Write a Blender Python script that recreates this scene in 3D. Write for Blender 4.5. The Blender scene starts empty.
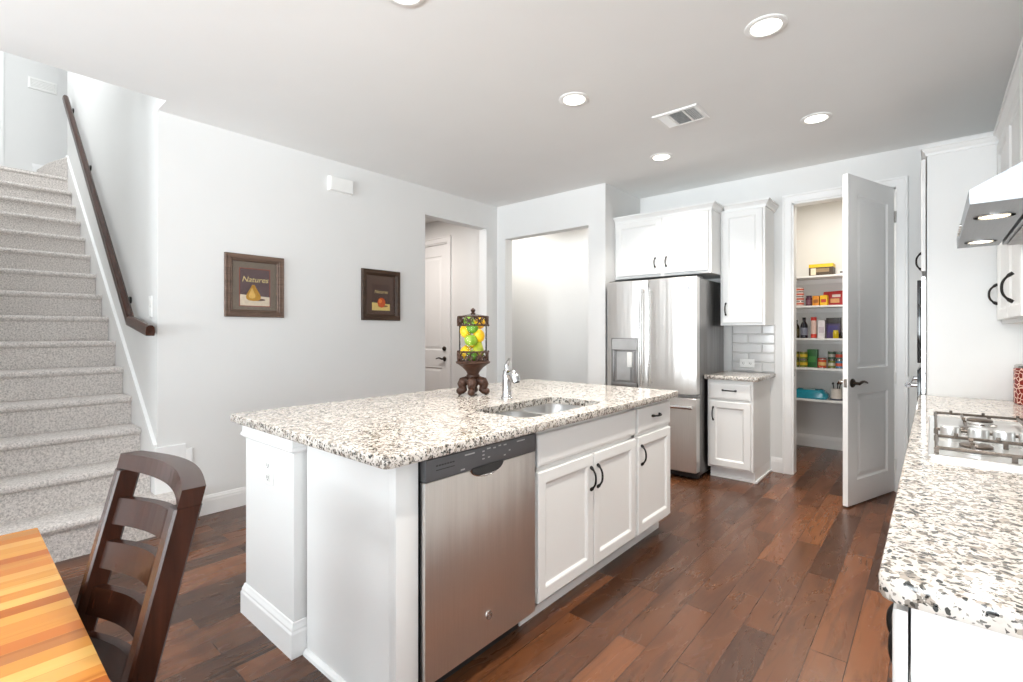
import bpy, bmesh, math, random
from mathutils import Matrix, Vector
random.seed(7)
S = bpy.context.scene
COL = S.collection
PI = math.pi

# ------------------------------------------------------------------ camera, world, light, exposure
cd = bpy.data.cameras.new('camera'); cam = bpy.data.objects.new('camera', cd); COL.objects.link(cam)
cd.sensor_fit = 'HORIZONTAL'; cd.sensor_width = 36.0
cd.lens = 488.6 / 1023 * 36
cd.shift_y = -(341 - 332.2) / 1023
cd.clip_start = 0.02
cam.location = (0, 0, 1.29)
cam.rotation_euler = (PI / 2, 0, math.atan((933 - 511.5) / 488.6))
S.camera = cam
S.view_settings.view_transform = 'Standard'
S.view_settings.look = 'None'
S.view_settings.gamma = 1
S.view_settings.use_curve_mapping = False
S.view_settings.exposure = -0.22
try:
    S.cycles.max_bounces = 10; S.cycles.diffuse_bounces = 6; S.cycles.glossy_bounces = 4
    S.cycles.transparent_max_bounces = 12; S.cycles.sample_clamp_indirect = 4
    S.cycles.caustics_reflective = False; S.cycles.caustics_refractive = False
    S.cycles.use_denoising = True
except Exception:
    pass
W = bpy.data.worlds.new('world'); S.world = W; W.use_nodes = True
W.node_tree.nodes['Background'].inputs[0].default_value = (0.85, 0.93, 1, 1)
W.node_tree.nodes['Background'].inputs[1].default_value = 1.6

def area(name, loc, aim, size, power, color=(1, 1, 1), shape='RECTANGLE', spread=None):
    l = bpy.data.lights.new(name, 'AREA'); l.shape = shape
    l.size = size[0]
    if shape == 'RECTANGLE': l.size_y = size[1]
    l.energy = power; l.color = color
    if spread: l.spread = spread
    o = bpy.data.objects.new(name, l); COL.objects.link(o); o.location = loc
    o.rotation_euler = (Vector(aim) - Vector(loc)).to_track_quat('-Z', 'Y').to_euler()
    return o

DAY = (0.82, 0.935, 1.0); WARM = (1.0, 0.95, 0.88)
CEIL = 2.765
# daylight through the tall windows of the living area behind the camera, plus added upward fill lamps
for i, x in enumerate((-2.6, -0.3, 2.0)):
    area('window_daylight', (x, -4.42, 1.45), (x, 5, 1.35), (1.5, 2.1), 32, DAY)
    area('ceiling_fill', (x, -4.40, 1.2), (x, -1.6, 3.2), (1.5, 1.6), 122, (.90, .96, 1), spread=1.80)  # added fill, aimed up to brighten the ceiling
for y in (-2.9, -0.9):
    area('window_daylight', (3.92, y, 1.45), (-5, y, 1.35), (1.4, 2.1), 16, DAY)
    area('ceiling_fill', (3.90, y, 1.2), (1.3, y, 3.2), (1.4, 1.6), 95, (.90, .96, 1), spread=1.85)
# unseen area lamp lighting the walls upstairs; no window is built there
area('upstairs_light', (-6.2, -0.05, 5.3), (-6.6, 1.0, 3.0), (2.4, 0.7), 105, (.93, .97, 1))
CANS = [(-0.61, 2.585), (-1.72, 2.60), (-1.73, 3.935), (-0.61, 3.92), (-1.735, 1.30), (-0.61, 1.28)]
for x, y in CANS:
    area('can_lamp', (x, y, CEIL - 0.012), (x, y, 0), (0.13,), 14.5, WARM, 'DISK', spread=1.9)
area('pantry_lamp', (-0.75, 5.6, 2.70), (-0.75, 5.7, 0), (0.25,), 14, (1, .90, .77), 'DISK')
area('hall_lighting', (-2.86, 4.80, 2.74), (-2.9, 4.86, 0), (0.16,), 7, (1, .95, .88), 'DISK', spread=2.9)
area('hall_lighting', (-4.3, 4.80, 2.74), (-4.3, 4.86, 0), (0.16,), 13, (1, .95, .88), 'DISK')  # extra unseen lamp, added to even out the passage light
area('hall_lighting', (-4.9, 3.2, 2.74), (-4.9, 3.2, 0), (0.16,), 34, (1, .92, .86), 'DISK')

# ------------------------------------------------------------------ materials
MATS = {}
class N:
    def __init__(s, name):
        s.m = bpy.data.materials.new(name); s.m.use_nodes = True
        s.t = s.m.node_tree; s.n = s.t.nodes; s.b = s.n['Principled BSDF']; MATS[name] = s.m
    def add(s, kind, **kw):
        n = s.n.new(kind)
        for k, v in kw.items():
            if k in n.inputs: n.inputs[k].default_value = v
            else: setattr(n, k, v)
        return n
    def link(s, a, b): s.t.links.new(a, b)
    def coord(s, scale=(1, 1, 1), rot=(0, 0, 0), loc=(0, 0, 0)):
        tc = s.add('ShaderNodeNewGeometry') ; mp = s.add('ShaderNodeMapping')
        mp.inputs['Scale'].default_value = scale; mp.inputs['Rotation'].default_value = rot; mp.inputs['Location'].default_value = loc
        s.link(tc.outputs['Position'], mp.inputs['Vector']); return mp.outputs[0]
    def noise(s, vec, scale, detail=3, rough=.5, dist=0):
        n = s.add('ShaderNodeTexNoise'); n.inputs['Scale'].default_value = scale; n.inputs['Detail'].default_value = detail
        n.inputs['Roughness'].default_value = rough; n.inputs['Distortion'].default_value = dist
        s.link(vec, n.inputs['Vector']); return n.outputs['Fac']
    def ramp(s, fac, stops, const=False):
        r = s.add('ShaderNodeValToRGB'); e = r.color_ramp.elements
        if const: r.color_ramp.interpolation = 'CONSTANT'
        while len(e) < len(stops): e.new(0.5)
        for i, (p, c) in enumerate(stops):
            e[i].position = p; e[i].color = (*c, 1) if len(c) == 3 else c
        s.link(fac, r.inputs[0]); return r.outputs[0]
    def mix(s, fac, a, b, mode='MIX'):
        m = s.add('ShaderNodeMix', data_type='RGBA', blend_type=mode)
        for sock, v in ((m.inputs['Factor'], fac), (m.inputs[6], a), (m.inputs[7], b)):
            if hasattr(v, 'is_linked') or hasattr(v, 'links'): s.link(v, sock)
            elif isinstance(v, (int, float)): sock.default_value = v
            else: sock.default_value = (*v, 1)
        return m.outputs[2]
    def bump(s, h, strength, dist=.002):
        b = s.add('ShaderNodeBump'); b.inputs['Strength'].default_value = strength; b.inputs['Distance'].default_value = dist
        s.link(h, b.inputs['Height']); s.link(b.outputs[0], s.b.inputs['Normal'])
    def base(s, c):
        if hasattr(c, 'links'): s.link(c, s.b.inputs['Base Color'])
        else: s.b.inputs['Base Color'].default_value = (*c, 1)
    def set(s, rough=.5, metal=0, **kw):
        s.b.inputs['Roughness'].default_value = rough; s.b.inputs['Metallic'].default_value = metal
        for k, v in kw.items(): s.b.inputs[k.replace('_', ' ')].default_value = v
        return s

def lin(r, g, b): 
    f = lambda c: (c / 255 / 12.92) if c / 255 <= .04045 else ((c / 255 + .055) / 1.055) ** 2.4
    return (f(r), f(g), f(b))

def plain(name, c, rough=.5, metal=0, noise=0.06, scale=12, **kw):
    n = N(name); v = n.coord()
    f = n.noise(v, scale, 3)
    lo = tuple(max(0, x * (1 - noise)) for x in c); hi = tuple(min(1, x * (1 + noise)) for x in c)
    n.base(n.ramp(f, [(.3, lo), (.7, hi)])); n.set(rough, metal, **kw); return n.m

def paint(name, c, rough=.6, bs=.12):
    n = N(name); v = n.coord(); n.base(n.ramp(n.noise(v, 3, 2), [(.3, tuple(x * .985 for x in c)), (.7, c)]))
    n.set(rough); n.bump(n.noise(v, 130, 3), bs, .001); return n.m

paint('wall_paint', (.77, .77, .76), .65, .25)
paint('ceiling_paint', (.86, .86, .85), .8, .3)
paint('cabinet_white', (.80, .80, .79), .35, .02)
paint('trim_white', (.87, .87, .865), .35, .02)
paint('cabinet_white_dimmed', (.74, .745, .74), .4, .02)  # same cabinet white, colour darkened to offset strong light on these units
plain('white_plastic', (.86, .86, .84), .35, 0, .02)
plain('black_metal', (.018, .016, .015), .38, .6, .2, 60)
plain('bronze_metal', (.05, .037, .028), .32, .9, .2, 60)
plain('chrome', (.60, .60, .61), .07, 1, .02)
plain('satin_steel', (.86, .86, .85), .32, 1, .03)
plain('nickel', (.50, .48, .46), .22, 1, .05)
plain('black_plastic', (.02, .02, .021), .3, 0, .1)
plain('dark_gray_panel', (.115, .115, .12), .35, .35, .06)
plain('oven_glass', (.01, .01, .011), .06, 0, .05)
plain('cast_iron', (.085, .066, .052), .35, .5, .3, 80)
plain('grey_tile', (.58, .575, .57), .12, 0, .05, 6)
plain('grout', (.66, .65, .64), .8)
plain('mark_grey', (.42, .42, .42), .4)
plain('leaf_white', (.80, .80, .78), .5)

def steel(name, c, rough, axis=2, bmp=.45):
    n = N(name); sc = [90, 90, 90]; sc[axis] = 1.2
    f = n.noise(n.coord(tuple(sc)), 4, 4)
    n.base(n.ramp(f, [(.3, tuple(x * .93 for x in c)), (.7, c)])); n.set(rough, 1)
    g = n.noise(n.coord((9, 9, .6)), 1, 2)
    n.bump(g, bmp, .03); return n.m
steel('stainless', (.78, .755, .73), .34, 2, .25)
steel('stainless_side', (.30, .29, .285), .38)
steel('stainless_bright', (.74, .73, .72), .18, 2, .08)
steel('hood_steel', (.40, .43, .46), .55, 1, .05)
steel('sink_steel', (.66, .65, .64), .3, 2, .02)

def granite(name):
    n = N(name); v0 = n.coord()
    nz = n.add('ShaderNodeTexNoise'); nz.inputs['Scale'].default_value = 60; n.link(v0, nz.inputs['Vector'])
    va = n.add('ShaderNodeVectorMath', operation='MULTIPLY_ADD'); n.link(nz.outputs['Color'], va.inputs[0])
    va.inputs[1].default_value = (.012, .012, .012); n.link(v0, va.inputs[2]); v = va.outputs[0]
    def cells(scale, stops, off):
        mp = n.add('ShaderNodeMapping'); mp.inputs['Location'].default_value = off; n.link(v, mp.inputs['Vector'])
        vo = n.add('ShaderNodeTexVoronoi'); vo.inputs['Scale'].default_value = scale; n.link(mp.outputs[0], vo.inputs['Vector'])
        sp = n.add('ShaderNodeSeparateColor'); n.link(vo.outputs['Color'], sp.inputs[0])
        return n.ramp(sp.outputs[0], stops, True)
    base = n.ramp(n.noise(v0, 22, 4, .6), [(.30, lin(176, 169, 162)), (.46, lin(202, 195, 187)), (.62, lin(213, 208, 201)), (.75, lin(204, 192, 178))])
    c1 = cells(85, [(0, lin(168, 164, 160)), (.10, lin(206, 200, 194)), (.22, (1, 1, 1))], (0, 0, 0))
    c2 = cells(135, [(0, lin(66, 72, 74)), (.05, lin(128, 128, 128)), (.12, lin(202, 197, 192)), (.16, (1, 1, 1))], (3, 1, 2))
    c3 = cells(240, [(0, lin(56, 60, 62)), (.07, lin(158, 156, 154)), (.14, (1, 1, 1))], (7, 4, 5))
    x = n.mix(1.0, base, c1, 'MULTIPLY'); x = n.mix(.95, x, c2, 'MULTIPLY'); x = n.mix(.85, x, c3, 'MULTIPLY')
    n.base(x); n.set(.12); return n.m
granite('granite')

def floor_wood():
    n = N('hardwood'); tc = n.add('ShaderNodeNewGeometry')
    sp = n.add('ShaderNodeSeparateXYZ'); n.link(tc.outputs['Position'], sp.inputs[0])
    cb = n.add('ShaderNodeCombineXYZ'); n.link(sp.outputs['Y'], cb.inputs['X']); n.link(sp.outputs['X'], cb.inputs['Y'])
    br = n.add('ShaderNodeTexBrick', offset=.37, offset_frequency=2, squash=1)
    n.link(cb.outputs[0], br.inputs['Vector'])
    for k, v in (('Scale', 1), ('Mortar Size', .0016), ('Mortar Smooth', .2), ('Bias', 0), ('Brick Width', 1.15), ('Row Height', .127)):
        br.inputs[k].default_value = v
    br.inputs['Color1'].default_value = (0, 0, 0, 1); br.inputs['Color2'].default_value = (1, 1, 1, 1); br.inputs['Mortar'].default_value = (.4, .4, .4, 1)
    sepc = n.add('ShaderNodeSeparateColor'); n.link(br.outputs['Color'], sepc.inputs[0]); rnd = sepc.outputs[0]
    off = n.add('ShaderNodeVectorMath', operation='MULTIPLY_ADD')
    cb2 = n.add('ShaderNodeCombineXYZ'); n.link(rnd, cb2.inputs[0]); n.link(rnd, cb2.inputs[1])
    n.link(cb2.outputs[0], off.inputs[0]); off.inputs[1].default_value = (7, 5, 0); n.link(cb.outputs[0], off.inputs[2])
    mp = n.add('ShaderNodeMapping'); mp.inputs['Scale'].default_value = (2.2, 26, 1); n.link(off.outputs[0], mp.inputs['Vector'])
    g = n.noise(mp.outputs[0], 1.0, 6, .62, 1.4)
    mp2 = n.add('ShaderNodeMapping'); mp2.inputs['Scale'].default_value = (1.4, 5, 1); n.link(off.outputs[0], mp2.inputs['Vector'])
    g2 = n.noise(mp2.outputs[0], 1.3, 4, .6, .8)
    tone = n.ramp(rnd, [(0, lin(66, 40, 25)), (.35, lin(84, 52, 32)), (.7, lin(100, 61, 37)), (1, lin(118, 73, 43))])
    x = n.mix(.75, tone, n.ramp(g, [(.30, (.42, .40, .38)), (.50, (1, 1, 1)), (.72, (1.0, .92, .85))]), 'MULTIPLY')
    x = n.mix(.7, x, n.ramp(g2, [(.30, (.55, .50, .47)), (.55, (1, 1, 1)), (.75, (1, 1, 1))]), 'MULTIPLY')
    x = n.mix(br.outputs['Fac'], x, lin(40, 22, 14))
    n.base(x); n.set(.27)
    n.link(n.ramp(g2, [(.3, (.33, .33, .33)), (.7, (.22, .22, .22))]), n.b.inputs['Roughness'])
    mm = n.add('ShaderNodeMath', operation='MULTIPLY_ADD'); n.link(br.outputs['Fac'], mm.inputs[0]); mm.inputs[1].default_value = -1.5; n.link(g2, mm.inputs[2])
    n.bump(mm.outputs[0], .35, .003); return n.m
floor_wood()

def strip_wood(name, cols, length, width, axis='Y', rough=.25, mort=.0006):
    n = N(name); tc = n.add('ShaderNodeNewGeometry')
    sp = n.add('ShaderNodeSeparateXYZ'); n.link(tc.outputs['Position'], sp.inputs[0])
    cb = n.add('ShaderNodeCombineXYZ'); a, b = ('Y', 'X') if axis == 'Y' else ('X', 'Y')
    n.link(sp.outputs[a], cb.inputs['X']); n.link(sp.outputs[b], cb.inputs['Y'])
    br = n.add('ShaderNodeTexBrick', offset=.43, offset_frequency=2); n.link(cb.outputs[0], br.inputs['Vector'])
    for k, v in (('Scale', 1), ('Mortar Size', mort), ('Mortar Smooth', .5), ('Brick Width', length), ('Row Height', width)): br.inputs[k].default_value = v
    br.inputs['Color1'].default_value = (0, 0, 0, 1); br.inputs['Color2'].default_value = (1, 1, 1, 1); br.inputs['Mortar'].default_value = (.5, .5, .5, 1)
    sc = n.add('ShaderNodeSeparateColor'); n.link(br.outputs['Color'], sc.inputs[0]); r = sc.outputs[0]
    cb2 = n.add('ShaderNodeCombineXYZ'); n.link(r, cb2.inputs[0]); n.link(r, cb2.inputs[1])
    off = n.add('ShaderNodeVectorMath', operation='MULTIPLY_ADD'); n.link(cb2.outputs[0], off.inputs[0]); off.inputs[1].default_value = (9, 3, 0); n.link(cb.outputs[0], off.inputs[2])
    mp = n.add('ShaderNodeMapping'); mp.inputs['Scale'].default_value = (1.6, 24, 1); n.link(off.outputs[0], mp.inputs['Vector'])
    g = n.noise(mp.outputs[0], 1, 5, .55, 1.0)
    k = len(cols) - 1
    x = n.ramp(r, [(i / k, c) for i, c in enumerate(cols)])
    x = n.mix(.8, x, n.ramp(g, [(.28, (.62, .46, .34)), (.46, (1, .96, .9)), (.7, (1, 1, 1))]), 'MULTIPLY')
    n.base(x); n.set(rough); n.bump(g, .06, .001); return n.m
strip_wood('acacia', [lin(166, 86, 32), lin(198, 128, 54), lin(212, 156, 76), lin(184, 104, 42), lin(222, 174, 96), lin(146, 66, 28)], .55, .038)

def stained(name, c, rough, axis=2):
    n = N(name); sc = [30, 30, 30]; sc[axis] = 2.5
    g = n.noise(n.coord(tuple(sc)), 1.2, 5, .6, .8)
    n.base(n.ramp(g, [(.3, tuple(x * .55 for x in c)), (.7, tuple(x * 1.35 for x in c))])); n.set(rough, 0, Specular_IOR_Level=.3); n.bump(g, .08, .001); return n.m
stained('espresso_wood', lin(50, 25, 15), .24)
stained('rail_wood', lin(56, 30, 20), .28, 0)
stained('urn_wood', lin(66, 43, 32), .45)
stained('frame_wood', lin(104, 84, 72), .5, 1)
stained('frame_wood_dark', lin(66, 48, 36), .45, 1)

def carpet():
    n = N('carpet'); v = n.coord()
    a = n.noise(v, 95, 3, .7); b = n.noise(v, 420, 2, .7)
    x = n.ramp(a, [(.34, lin(176, 169, 164)), (.5, lin(220, 213, 208)), (.66, lin(242, 236, 230))])
    x = n.mix(.5, x, n.ramp(b, [(.35, (.55, .54, .53)), (.6, (1, 1, 1))]), 'MULTIPLY')
    n.base(x); n.set(.95); n.b.inputs['Sheen Weight'].default_value = .15
    n.bump(n.noise(v, 260, 3, .7), .9, .006); return n.m
carpet()

def glass(name):
    n = N(name); out = n.n['Material Output']
    tr = n.add('ShaderNodeBsdfTransparent'); gl = n.add('ShaderNodeBsdfGlossy'); gl.inputs['Roughness'].default_value = .03
    fr = n.add('ShaderNodeFresnel'); fr.inputs['IOR'].default_value = 1.12
    mx = n.add('ShaderNodeMixShader'); n.link(fr.outputs[0], mx.inputs[0]); n.link(tr.outputs[0], mx.inputs[1]); n.link(gl.outputs[0], mx.inputs[2])
    n.link(mx.outputs[0], out.inputs['Surface']); return n.m
glass('clear_glass')
def emit(name, c, s):
    n = N(name); n.base((.9, .9, .9)); n.b.inputs['Emission Color'].default_value = (*c, 1); n.b.inputs['Emission Strength'].default_value = s; return n.m
emit('lamp_glow', (1, .93, .82), 6)
emit('hood_glow', (1, .90, .70), 2.5)

def fruit_mat(name, c1, c2):
    n = N(name); v = n.coord(); n.base(n.ramp(n.noise(v, 25, 3), [(.35, c1), (.65, c2)])); n.set(.35); n.bump(n.noise(v, 300, 2), .1, .001); return n.m
fruit_mat('lemon_skin', lin(238, 180, 10), lin(250, 212, 40))
fruit_mat('lime_skin', lin(92, 144, 34), lin(128, 176, 56))
fruit_mat('green_apple_skin', lin(120, 160, 34), lin(170, 196, 70))
fruit_mat('pear_skin', lin(128, 150, 26), lin(176, 180, 48))
def M(name): return MATS[name]
def tint(r, g, b, rough=.45):
    k = 'tint_%d_%d_%d' % (r, g, b)
    if k not in MATS: plain(k, lin(r, g, b), rough, 0, .08, 40)
    return MATS[k]

# ------------------------------------------------------------------ mesh helpers
class MB:
    def __init__(s): s.bm = bmesh.new(); s.mi = 0
    def _tag(s, faces):
        for f in faces: f.material_index = s.mi
    def box(s, x0, x1, y0, y1, z0, z1, bev=0, seg=2):
        n0 = set(s.bm.faces)
        g = bmesh.ops.create_cube(s.bm, size=1)
        for v in g['verts']:
            v.co = Vector((x0 + (v.co.x + .5) * (x1 - x0), y0 + (v.co.y + .5) * (y1 - y0), z0 + (v.co.z + .5) * (z1 - z0)))
        if bev:
            ed = list({e for v in g['verts'] for e in v.link_edges})
            bmesh.ops.bevel(s.bm, geom=ed, offset=bev, segments=seg, affect='EDGES', profile=.6)
        s._tag(f for f in s.bm.faces if f not in n0); return s
    def mbox(s, mat, u0, u1, v0, v1, d0, d1, bev=0):
        n0 = set(s.bm.verts); f0 = set(s.bm.faces)
        s.box(u0, u1, v0, v1, d0, d1, bev)
        for v in s.bm.verts:
            if v not in n0: v.co = mat @ v.co
        s._tag(f for f in s.bm.faces if f not in f0); return s
    def loft(s, loops, cap0=True, cap1=True, closed=True):
        rows = [[s.bm.verts.new(p) for p in L] for L in loops]; fs = []
        n = len(rows[0])
        for a, b in zip(rows, rows[1:]):
            for i in range(n if closed else n - 1):
                j = (i + 1) % n
                try: fs.append(s.bm.faces.new((a[i], a[j], b[j], b[i])))
                except ValueError: pass
        if cap0: fs.append(s.bm.faces.new(list(reversed(rows[0]))))
        if cap1: fs.append(s.bm.faces.new(rows[-1]))
        s._tag(fs); return s
    def rings(s, mat, u0, u1, v0, v1, steps, back=True):
        loops = []
        for ins, d in steps:
            loops.append([mat @ Vector(p) for p in ((u0 + ins, v0 + ins, d), (u1 - ins, v0 + ins, d), (u1 - ins, v1 - ins, d), (u0 + ins, v1 - ins, d))])
        return s.loft(loops, back, True)
    def tube(s, pts, r, seg=10, caps=True):
        pts = [Vector(p) for p in pts]; rr = r if isinstance(r, (list, tuple)) else [r] * len(pts)
        loops = []; up = None
        for i, p in enumerate(pts):
            t = (pts[min(i + 1, len(pts) - 1)] - pts[max(i - 1, 0)]).normalized()
            if up is None:
                up = Vector((0, 0, 1)) if abs(t.z) < .9 else Vector((1, 0, 0))
            a = (up - t * up.dot(t)).normalized(); b = t.cross(a); up = a
            loops.append([p + (a * math.cos(2 * PI * k / seg) + b * math.sin(2 * PI * k / seg)) * rr[i] for k in range(seg)])
        return s.loft(loops, caps, caps)
    def lathe(s, prof, c=(0, 0, 0), seg=32, mat=None, caps=True):
        loops = []
        for r, z in prof:
            L = [Vector((c[0] + r * math.cos(2 * PI * k / seg), c[1] + r * math.sin(2 * PI * k / seg), c[2] + z)) for k in range(seg)]
            if mat: L = [mat @ p for p in L]
            loops.append(L)
        return s.loft(loops, caps, caps)
    def prism(s, poly, axis, a0, a1):
        def P(p, a): return {'x': (a, p[0], p[1]), 'y': (p[0], a, p[1]), 'z': (p[0], p[1], a)}[axis]
        return s.loft([[P(p, a0) for p in poly], [P(p, a1) for p in poly]])
    def slab(s, outer, holes, levels):
        """horizontal slab with holes; levels = [(inset, z)] from top to bottom for the outer edge"""
        z1 = levels[0][1]; z0 = levels[-1][1]
        def inset(poly, d):
            if d == 0: return poly
            out = []; n = len(poly)
            for i in range(n):
                p, q, r = Vector(poly[i - 1]), Vector(poly[i]), Vector(poly[(i + 1) % n])
                a = (q - p).normalized(); b = (r - q).normalized()
                na = Vector((-a.y, a.x)); nb = Vector((-b.y, b.x)); m = (na + nb).normalized()
                out.append(tuple(q + m * d / max(.3, m.dot(na))))
            return out
        fs = []
        for z, ins, up in ((z1, levels[0][0], True), (z0, levels[-1][0], False)):
            es = []
            for poly in [inset(outer, ins)] + holes:
                vs = [s.bm.verts.new((p[0], p[1], z)) for p in poly]
                es += [s.bm.edges.new((vs[i], vs[(i + 1) % len(vs)])) for i in range(len(vs))]
            r = bmesh.ops.triangle_fill(s.bm, edges=es, use_beauty=True, normal=(0, 0, 1 if up else -1))
            fs += [f for f in r['geom'] if isinstance(f, bmesh.types.BMFace)]
        s._tag(fs)
        s.loft([[(p[0], p[1], z) for p in inset(outer, i)] for i, z in reversed(levels)], False, False)
        for h in holes: s.loft([[(p[0], p[1], z) for p in h] for z in (z1, z0)], False, False)
        return s
    def ball(s, c, r, sub=2, stretch=(1, 1, 1), rot=None):
        g = bmesh.ops.create_icosphere(s.bm, subdivisions=sub, radius=r)
        m = Matrix.Translation(c) @ (rot.to_4x4() if rot else Matrix.Identity(4)) @ Matrix.Diagonal((*stretch, 1))
        for v in g['verts']: v.co = m @ v.co
        s._tag({f for v in g['verts'] for f in v.link_faces}); return s

def FM(o, n):
    """matrix of a vertical face: u right, v up, depth along the outward normal n ('-y','+x','-x','+y')"""
    u = {'-y': (1, 0, 0), '+x': (0, 1, 0), '-x': (0, -1, 0), '+y': (-1, 0, 0)}[n]
    d = {'-y': (0, -1, 0), '+x': (1, 0, 0), '-x': (-1, 0, 0), '+y': (0, 1, 0)}[n]
    return Matrix(((u[0], 0, d[0], o[0]), (u[1], 0, d[1], o[1]), (u[2], 1, d[2], o[2]), (0, 0, 0, 1)))

def origin_of(p):
    v = Vector((0, 0, 0))
    while p: v += p.location; p = p.parent
    return v
def obj(name, mb, mat, parent=None, smooth=True):
    bmesh.ops.recalc_face_normals(mb.bm, faces=mb.bm.faces)
    me = bpy.data.meshes.new(name); 
    if parent: L = origin_of(parent)
    else:
        xs = [v.co for v in mb.bm.verts]
        L = Vector(((min(p.x for p in xs) + max(p.x for p in xs)) / 2, (min(p.y for p in xs) + max(p.y for p in xs)) / 2, min(p.z for p in xs)))
    for v in mb.bm.verts: v.co -= L
    mb.bm.to_mesh(me); mb.bm.free()
    for m in (mat if isinstance(mat, (list, tuple)) else [mat]): me.materials.append(m)
    o = bpy.data.objects.new(name, me); COL.objects.link(o)
    if smooth:
        me.shade_smooth()
        try: me.set_sharp_from_angle(angle=math.radians(35))
        except Exception: pass
    if parent: o.parent = parent
    else: o.location = L
    return o
def tag(o, label=None, cat=None, group=None, kind=None):
    if label: o['label'] = label
    if cat: o['category'] = cat
    if group: o['group'] = group
    if kind: o['kind'] = kind
    return o
def thing(name, label, cat, loc, group=None, kind=None):
    o = bpy.data.objects.new(name, None); COL.objects.link(o); o.location = loc; o.empty_display_size = .1
    return tag(o, label, cat, group, kind)
def struct(name, mb, mat, parent=None):
    o = obj(name, mb, mat, parent, smooth=False)
    if not parent: o['kind'] = 'structure'
    return o
def copy_tree(o, parent=None):
    c = o.copy(); COL.objects.link(c); c.parent = parent
    for ch in list(o.children): copy_tree(ch, c)
    return c
def text_obj(name, s, size, mat, mtx, parent, ext=.0006, shear=0):
    cu = bpy.data.curves.new(name, 'FONT'); cu.body = s; cu.size = size; cu.extrude = ext; cu.align_x = 'CENTER'; cu.align_y = 'CENTER'; cu.shear = shear
    t = bpy.data.objects.new(name + '_tmp', cu); COL.objects.link(t)
    dg = bpy.context.evaluated_depsgraph_get(); me = bpy.data.meshes.new_from_object(t.evaluated_get(dg)); bpy.data.objects.remove(t)
    me.transform(Matrix.Translation(-origin_of(parent)) @ mtx); me.materials.clear(); me.materials.append(mat)
    o = bpy.data.objects.new(name, me); COL.objects.link(o); o.parent = parent; return o

RAIL = [(0, 0), (0, .016), (.004, .020), (.050, .020), (.056, .018), (.064, .010), (.070, .009)]   # recessed panel door
DRAW = [(0, 0), (0, .014), (.004, .018), (.016, .020), (.020, .020)]
def door(name, mtx, u0, u1, v0, v1, parent, mat='cabinet_white', steps=RAIL):
    return obj(name, MB().rings(mtx, u0, u1, v0, v1, steps), M(mat), parent, smooth=False)
def pull(mtx, u, v, L, vertical, parent, d0=.020, name='handle', mat='black_metal', out=.030):
    m = MB(); pts = []; rr = []
    for k in range(15):
        t = k / 14 * 2 - 1
        h = out * (1 - abs(t) ** 2.6)
        w = .0045 + .0035 * (abs(t) > .78) + .001 * (1 - t * t)
        q = (u, v + t * L / 2, d0 + h) if vertical else (u + t * L / 2, v, d0 + h)
        pts.append(mtx @ Vector(q)); rr.append(w)
    m.tube(pts, rr, 8)
    for t in (-1, 1):
        q = (u, v + t * L * .47, d0) if vertical else (u + t * L * .47, v, d0)
        q2 = (q[0], q[1], d0 + .009)
        m.tube([mtx @ Vector(q), mtx @ Vector(q2)], .0075, 10)
    return obj(name, m, M(mat), parent)

def outset_loft(mb, x0, x1, y0, y1, prof, sides='lrfb'):
    """stack of rectangles pushed out on the named sides (l=-x r=+x f=-y b=+y); prof=[(z,out)]"""
    loops = []
    for z, o in prof:
        a = x0 - (o if 'l' in sides else 0); b = x1 + (o if 'r' in sides else 0)
        c = y0 - (o if 'f' in sides else 0); d = y1 + (o if 'b' in sides else 0)
        loops.append([(a, c, z), (b, c, z), (b, d, z), (a, d, z)])
    return mb.loft(loops)
CROWN = lambda z0, z1, o=.04: [(z0, 0), (z0, .008), (z0 + (z1 - z0) * .25, .010), (z0 + (z1 - z0) * .45, .018), (z0 + (z1 - z0) * .7, o * .8), (z0 + (z1 - z0) * .72, o), (z1, o)]
BASEP = [(0, 0), (.014, 0), (.014, .095), (.011, .105), (.011, .112), (.006, .124), (.004, .132), (0, .134)]
def baseboard(name, p0, p1, nrm, z0=0, h=.134):
    """baseboard run from p0 to p1 (xy) projecting along nrm"""
    k = h / .134
    loops = [[(p[0] + nrm[0] * d, p[1] + nrm[1] * d, z0 + z * k) for d, z in BASEP] for p in (p0, p1)]
    return struct(name, MB().loft(loops), M('trim_white'))

# ------------------------------------------------------------------ setting
XL, YB, YA, XR, YS = -3.90, 5.02, 4.26, 0.60, 0.92     # left wall, pantry wall, alcove wall, right wall, stair wall
struct('floor', MB().box(-9, 4.2, -4.6, 7.0, -.1, 0), M('hardwood'))
m = MB(); m.box(-3.70, 4.2, -4.6, 7.0, CEIL, CEIL + .25); m.box(-7.3, -3.70, YS + .115, 7.0, CEIL, CEIL + .25); m.box(XL - .12, -3.70, YS, YS + .115, CEIL, CEIL + .02)
struct('ceiling', m, M('ceiling_paint'))
m = MB(); m.box(-9.2, -3.4, -1.2, 3.2, 5.5, 5.6); struct('ceiling_upstairs', m, M('ceiling_paint'))
# left wall with the hall opening
m = MB(); m.box(XL - .12, XL, YS, 3.18, 0, CEIL); m.box(XL - .12, XL, 3.18, 4.08, 2.485, CEIL); m.box(XL - .12, XL, 4.08, YA + .12, 0, CEIL)
struct('wall_left', m, M('wall_paint'))
m = MB(); m.box(XL - .12, XL, -4.6, -.2, 0, CEIL); struct('wall_dining', m, M('wall_paint'))
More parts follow.
